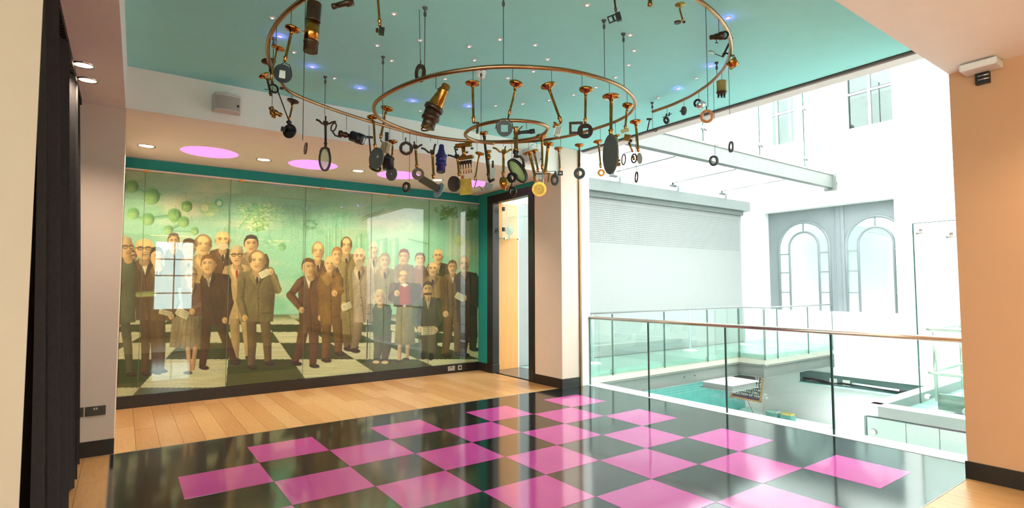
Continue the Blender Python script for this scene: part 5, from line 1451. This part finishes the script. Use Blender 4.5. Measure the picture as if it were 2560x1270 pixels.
I.bar([(1559, 384), (1566, 382), (1580, 378)], 1.6, M_BLACK, 'thin_arm'); I.ring(1559, 399, 5, 14, .8, 5, th=2, m=M_BLACK, name='loop'); I.ring(1585, 396, 7, 12, .75, 5, th=2, m=M_BLACK, name='loop'); I.tube((1583, 390), (1585, 400), [(0, 3), (1, 3)], M_BRASS, 'barrel')
I = Inst('white_lens_stand', 'brass stand with a milky oval lens at the right end', 'lens', 'MR', 1588, 300)
I.foot(1589, 306, 29, (1590, 320)); I.stem((1590, 313), (1596, 380), 6.5); I.lens(1599, 396, 6.5, 14, -4, mat('milky_lens', (226, 234, 232), .2))
I = Inst('edge_ring', 'dark ring seen edge on below the milky lens', 'ring', 'MR', 1589, 428)
I.ring(1591, 443, 3.4, 14, .75, 4, th=3, m=M_BRASSD)
I = Inst('round_ring_stand', 'thin brass stand with a black ring against the white pillar', 'instrument', 'OB', 1448, 358)
I.foot(1448.5, 364, 23, (1448.5, 380)); I.stem((1448.5, 370), (1448.5, 418), 4, M_BRASSD); I.ring(1448.5, 433.5, 14.2, 14.2, .42, th=4, m=M_BLACK)
I = Inst('brass_loop_stand', 'thin brass stand ending in a small brass loop', 'instrument', 'MR', 1496, 348)
I.foot(1495, 355, 23, (1497, 370)); I.stem((1497, 361), (1502, 420), 5); I.ring(1503, 432, 9.5, 9.5, .4, th=4, m=M_BRASS, name='loop')
I = Inst('tiny_stand', 'tiny brass stand half hidden behind the grey oval paddle', 'instrument', 'MR', 1540, 334)
I.foot(1543, 340, 17, (1544, 356)); I.stem((1543, 344), (1546, 400), 3); I.box(1546, 411, 10, 9, 5, 0, M_BRASS, 'clip'); I.box(1547, 402, 9, 4, 4, -30, M_BRASS, 'thumb_screw')
I = Inst('turntable_stand', 'brass stand above a shining amber turntable disc', 'instrument', 'MB', 1354, 334)
I.foot(1354, 342, 28, (1355, 360), h=16); I.stem((1355, 352), (1356, 424), 6); I.bar([(1356, 424), (1357, 455), (1356, 470)], 3.5, M_STEEL, 'steel_pin'); I.ring(1348, 473, 18, 18, .16, 0, th=4, m=M_BRASS, name='turntable'); I.ring(1348, 473, 13, 13, .3, 0, th=6, m=M_PLATE, name='inner_disc')
I = Inst('tee_stand', 'brass stand with a stout tapering stem and thin cross rod', 'instrument', 'OB', 1372, 354)
I.foot(1371, 361, 29, (1369, 380)); I.stem((1370, 369), (1362, 436), 8); I.bar([(1364, 429), (1389, 428)], 1.6, M_BLACK, 'cross_rod'); I.box(1371, 434, 9, 4, 4, 0, M_BRASS, 'tee'); I.box(1371, 446, 4, 18, 3, 4, M_BRASS, 'drop_pin')
I = Inst('teardrop_stand', 'slim brass stand with a grey teardrop ring', 'instrument', 'OB', 1396, 366)
I.foot(1396, 372, 21, (1397, 390)); I.stem((1397, 378), (1400, 426), 4); I.frame(1401, 433, 12, 11, 3, m=M_BLACK, name='clip_frame')
I.ring(1387, 450, 9.5, 14, .52, 0, th=3, m=M_DISC, name='teardrop'); I.tube((1389, 428), (1387, 444), [(0, 1.5), (1, 7)], M_DISC, 'teardrop_neck')
I = Inst('tilted_plate_stand', 'leaning brass stand with a thin tilted foot plate', 'instrument', 'OB', 1331, 374)
I.foot(1324, 383, 34, (1329, 400), h=9); I.stem((1325, 387), (1340, 452), 7.5)
I = Inst('prism_comb', 'shorter leaning brass stand with a little comb of glass prisms', 'instrument', 'OB', 1340, 370)
I.foot(1337, 378, 20, (1340, 395), h=9); I.stem((1336, 383), (1346, 430), 5.5)
for q in range(4): I.box(1341 + q * 4.2, 442, 2.6, 13, 5, 0, M_PALEG, 'glass_tooth')
I.box(1348, 435, 20, 3, 6, 0, M_BRASSD, 'comb_back')
# ---- right end of the outer turn
I = Inst('small_tee', 'small dark tee rod near the open end of the spiral', 'instrument', 'OR', 1623, 297)
I.box(1623, 298, 13, 4, 4, 4, M_BRASSD, 'cross_bar'); I.stem((1624, 299), (1618, 328), 3, M_BRASSD, False)
I = Inst('tiny_ring_rod', 'tiny ring on a thin rod at the ceiling edge', 'instrument', 'OR', 1632, 322)
I.ring(1639, 325, 4.4, 4, .7, th=2); I.bar([(1618, 329), (1635, 325)], 1.4, M_BRASSD, 'rod')
I = Inst('clip_ring', 'black clip with a small ring near the open end of the spiral', 'instrument', 'OR', 1667, 283)
I.bar([(1656, 294), (1668, 289), (1680, 284)], 2, M_BLACK, 'pin'); I.box(1666, 288, 4, 8, 4, 10, M_BLACK); I.box(1673, 286, 3, 9, 4, 10, M_BLACK); I.ring(1666, 301, 6, 9, .45, -18, th=4)
I = Inst('dark_eyeglass', 'dark round eyeglass seen nearly edge on', 'lens', 'OR', 1709, 264)
I.ring(1709.5, 277, 6, 11, .7, 3, th=3, m=M_IRON); I.lens(1709.5, 277, 4.4, 8, 3, M_IRON, 'dark_lens'); I.box(1702, 278, 5, 3, 3, 0, M_BLACK, 'stud')
I = Inst('steel_eyepiece', 'short steel eyepiece with a black front ring', 'lens', 'OR', 1747, 252)
I.tube((1744, 260), (1757, 266), [(0, 9), (.2, 10.5), (1, 11.5)], M_STEEL, 'barrel', 6, 0); I.ring(1744, 260, 9.5, 10.5, .55, 10, th=3, m=M_BLACK, d=6)
I = Inst('wooden_ring', 'orange turned wooden ring with a six sided opening', 'ring', 'OU', 1766, 268)
I.ring(1767.5, 291, 15.5, 16.5, .7, sides=6, th=7, m=M_WOODR); I.bar([(1766, 266), (1767, 277)], 3, M_BRASSD, 'hook')
I = Inst('khaki_jar', 'khaki cylindrical jar with little black feet', 'jar', 'OR', 1803, 200)
I.tube((1804, 203), (1804, 231), [(0, 12), (.03, 13), (.06, 12), (1, 12)], M_KHAKI, 'jar'); I.tube((1804, 230), (1804, 236), [(0, 13), (.3, 13.5), (.5, 11), (1, 10)], M_BRASSD, 'base')
for x in (1796, 1804, 1811): I.tube((x, 234), (x, 244), [(0, 2.2), (.8, 2.2), (1, 3)], M_BLACK, 'leg')
I = Inst('narrow_ring', 'narrow grey ring on a long wire in front of the glazing', 'ring', 'OR', 1820, 350)
I.ring(1827.5, 367, 5, 14, .72, 3, 8, 4, M_IRON)
I = Inst('low_grey_ring', 'grey six sided ring hanging lowest in front of the roof beam', 'ring', 'OR', 1782, 388)
I.ring(1784.5, 402, 10, 13, .72, -4, 6, 5, M_IRON)
I = Inst('pocket_telescope', 'small brass telescope with a black front ring at the right', 'telescope', 'OU', 1797, 82)
I.tube((1775, 94), (1812, 92), [(0, 5.5), (.1, 6), (.3, 6), (.32, 7.5), (.6, 8), (.62, 10), (1, 10.5)], M_BRASSD, 'barrel', 0, 8); I.ring(1812, 92, 9.5, 10.5, .6, th=4, m=M_BLACK, d=9); I.bar([(1791, 100), (1791, 106), (1787, 107), (1796, 107)], 2, M_BLACK, 'foot')
I = Inst('swivel_lamp', 'brass rod holding an amber reflector cup and a spoon lens', 'instrument', 'OU', 1824, 112)
I.stem((1833, 88), (1806, 143), 5.5, M_BRASSD); I.box(1835, 86, 16, 5, 5, 20, M_BRASSD, 'head_bar'); I.bar([(1810, 131), (1836, 140)], 4, M_BRASSD); I.tube((1826, 153), (1837, 167), [(0, 13), (.05, 14), (.3, 13), (1, 12)], M_BRASS, 'reflector_cup', 8, 0); I.ring(1827, 153, 6, 11, .7, 20, th=2, m=M_STEEL, name='cup_rim', d=10); I.ring(1779, 132, 8.5, 4, None, 18, th=3, m=M_STEEL, name='spoon_lens'); I.bar([(1786, 134), (1806, 142)], 1.8, M_BLACK, 'spoon_arm')
I = Inst('flat_foot_stand', 'short stand with a flat green brass foot at the upper right', 'instrument', 'OT', 1699)
I.foot(1700, 13, 25, (1701, 30), mat('green_brass', (150, 140, 66), .35, .9), 10); I.stem((1699, 22), (1708, 55), 4.5); I.ring(1694, 56, 8.5, 3.2, None, 0, th=4, m=M_BRASSD, name='dish'); I.box(1710, 55, 6, 5, 4, 0, M_BRASSD, 'knob')
I = Inst('hinged_frames', 'pair of hinged black square frames at the top edge', 'instrument', 'OT', 1536)
I.stem((1533, -30), (1540, 30), 5, M_BRASSD); I.frame(1528, 48, 16, 18, 2.4, -18); I.box(1546, 42, 12, 20, 10, -14, M_BLACK, 'holder'); I.frame(1538, 44, 14, 18, 2.4, -18)
I = Inst('tube_end', 'brass tube end poking in at the top edge', 'instrument', 'OT', 1624)
I.tube((1624, -30), (1625, 16), [(0, 5), (.8, 5), (.82, 6.2), (.95, 6.2), (1, 4)], M_BRASS, 'tube')

# ---- small lamps of the teal ceiling
M_LEDW = emitter('tiny_white_glow', (236, 236, 240), .8); M_LEDB = emitter('tiny_blue_glow', (150, 140, 255), 1.6)
def star(px, py, blue=False):
    c = at(px, py, 2, ZT)
    if not (XL + .05 < c.x < XG - .2 and YR + .05 < c.y < YB - .05): return
    e = empty('star_light', (c.x, c.y, ZT), 'tiny blue lit recessed star lamp in the teal ceiling' if blue else 'tiny white recessed star lamp in the teal ceiling', 'ceiling lamp', 'blue star lamps' if blue else 'white star lamps')
    m = MB(); m.lathe((c.x, c.y, ZT), (c.x, c.y, ZT - .006), [(0, .026), (1, .022)], 16); m.build('bezel', M_WPLASTIC, e)
    m = MB(); m.lathe((c.x, c.y, ZT - .006), (c.x, c.y, ZT - .008), [(0, .012), (1, .01)], 12); m.build('lamp', M_LEDB if blue else M_LEDW, e)
    if blue:
        l = bpy.data.lights.new('blue_spill', 'POINT'); l.energy = .1; l.color = (.25, .2, 1); l.shadow_soft_size = .02
        o = bpy.data.objects.new('blue_spill', l); COL.objects.link(o); o.parent = e; o.location = (0, 0, -.03)
for q in ((681, 44), (735, 130), (836, 195), (985, 34), (943, 113), (979, 151), (1186, 150), (1113, 196.5), (1269.5, 194.6), (1051, 276.5), (1239, 263.6), (1369, 148), (1333.5, 178), (1585.5, 126), (1572, 162), (1539, 193), (1490, 217.6),
          (1434, 236.5), (1372, 250), (1307, 259), (1646, 244), (1575.6, 87), (1741, 194.6), (1250, 98), (1173, 116), (1338, 112), (1468, 12), (1050, 100)): star(*q)
for q in ((700, 90), (781, 166), (899, 219.5), (1032, 251.6), (1171.5, 265), (1820, 44), (1777, 164), (1695, 221)): star(*q, blue=True)
c = at(1202, 178, 2, ZT)
sd = empty('smoke_detector', (c.x, c.y, ZT), 'white smoke detector on the teal ceiling behind the instruments', 'smoke detector')
m = MB(); m.lathe((c.x, c.y, ZT), (c.x, c.y, ZT - .025), [(0, .055), (1, .055)], 24); m.build('base', M_WPLASTIC, sd)
m = MB(); m.lathe((c.x, c.y, ZT - .025), (c.x, c.y, ZT - .075), [(0, .05), (.3, .048), (.35, .04), (.45, .04), (.5, .046), (.9, .036), (1, .03)], 24); m.build('head', M_WPLASTIC, sd)
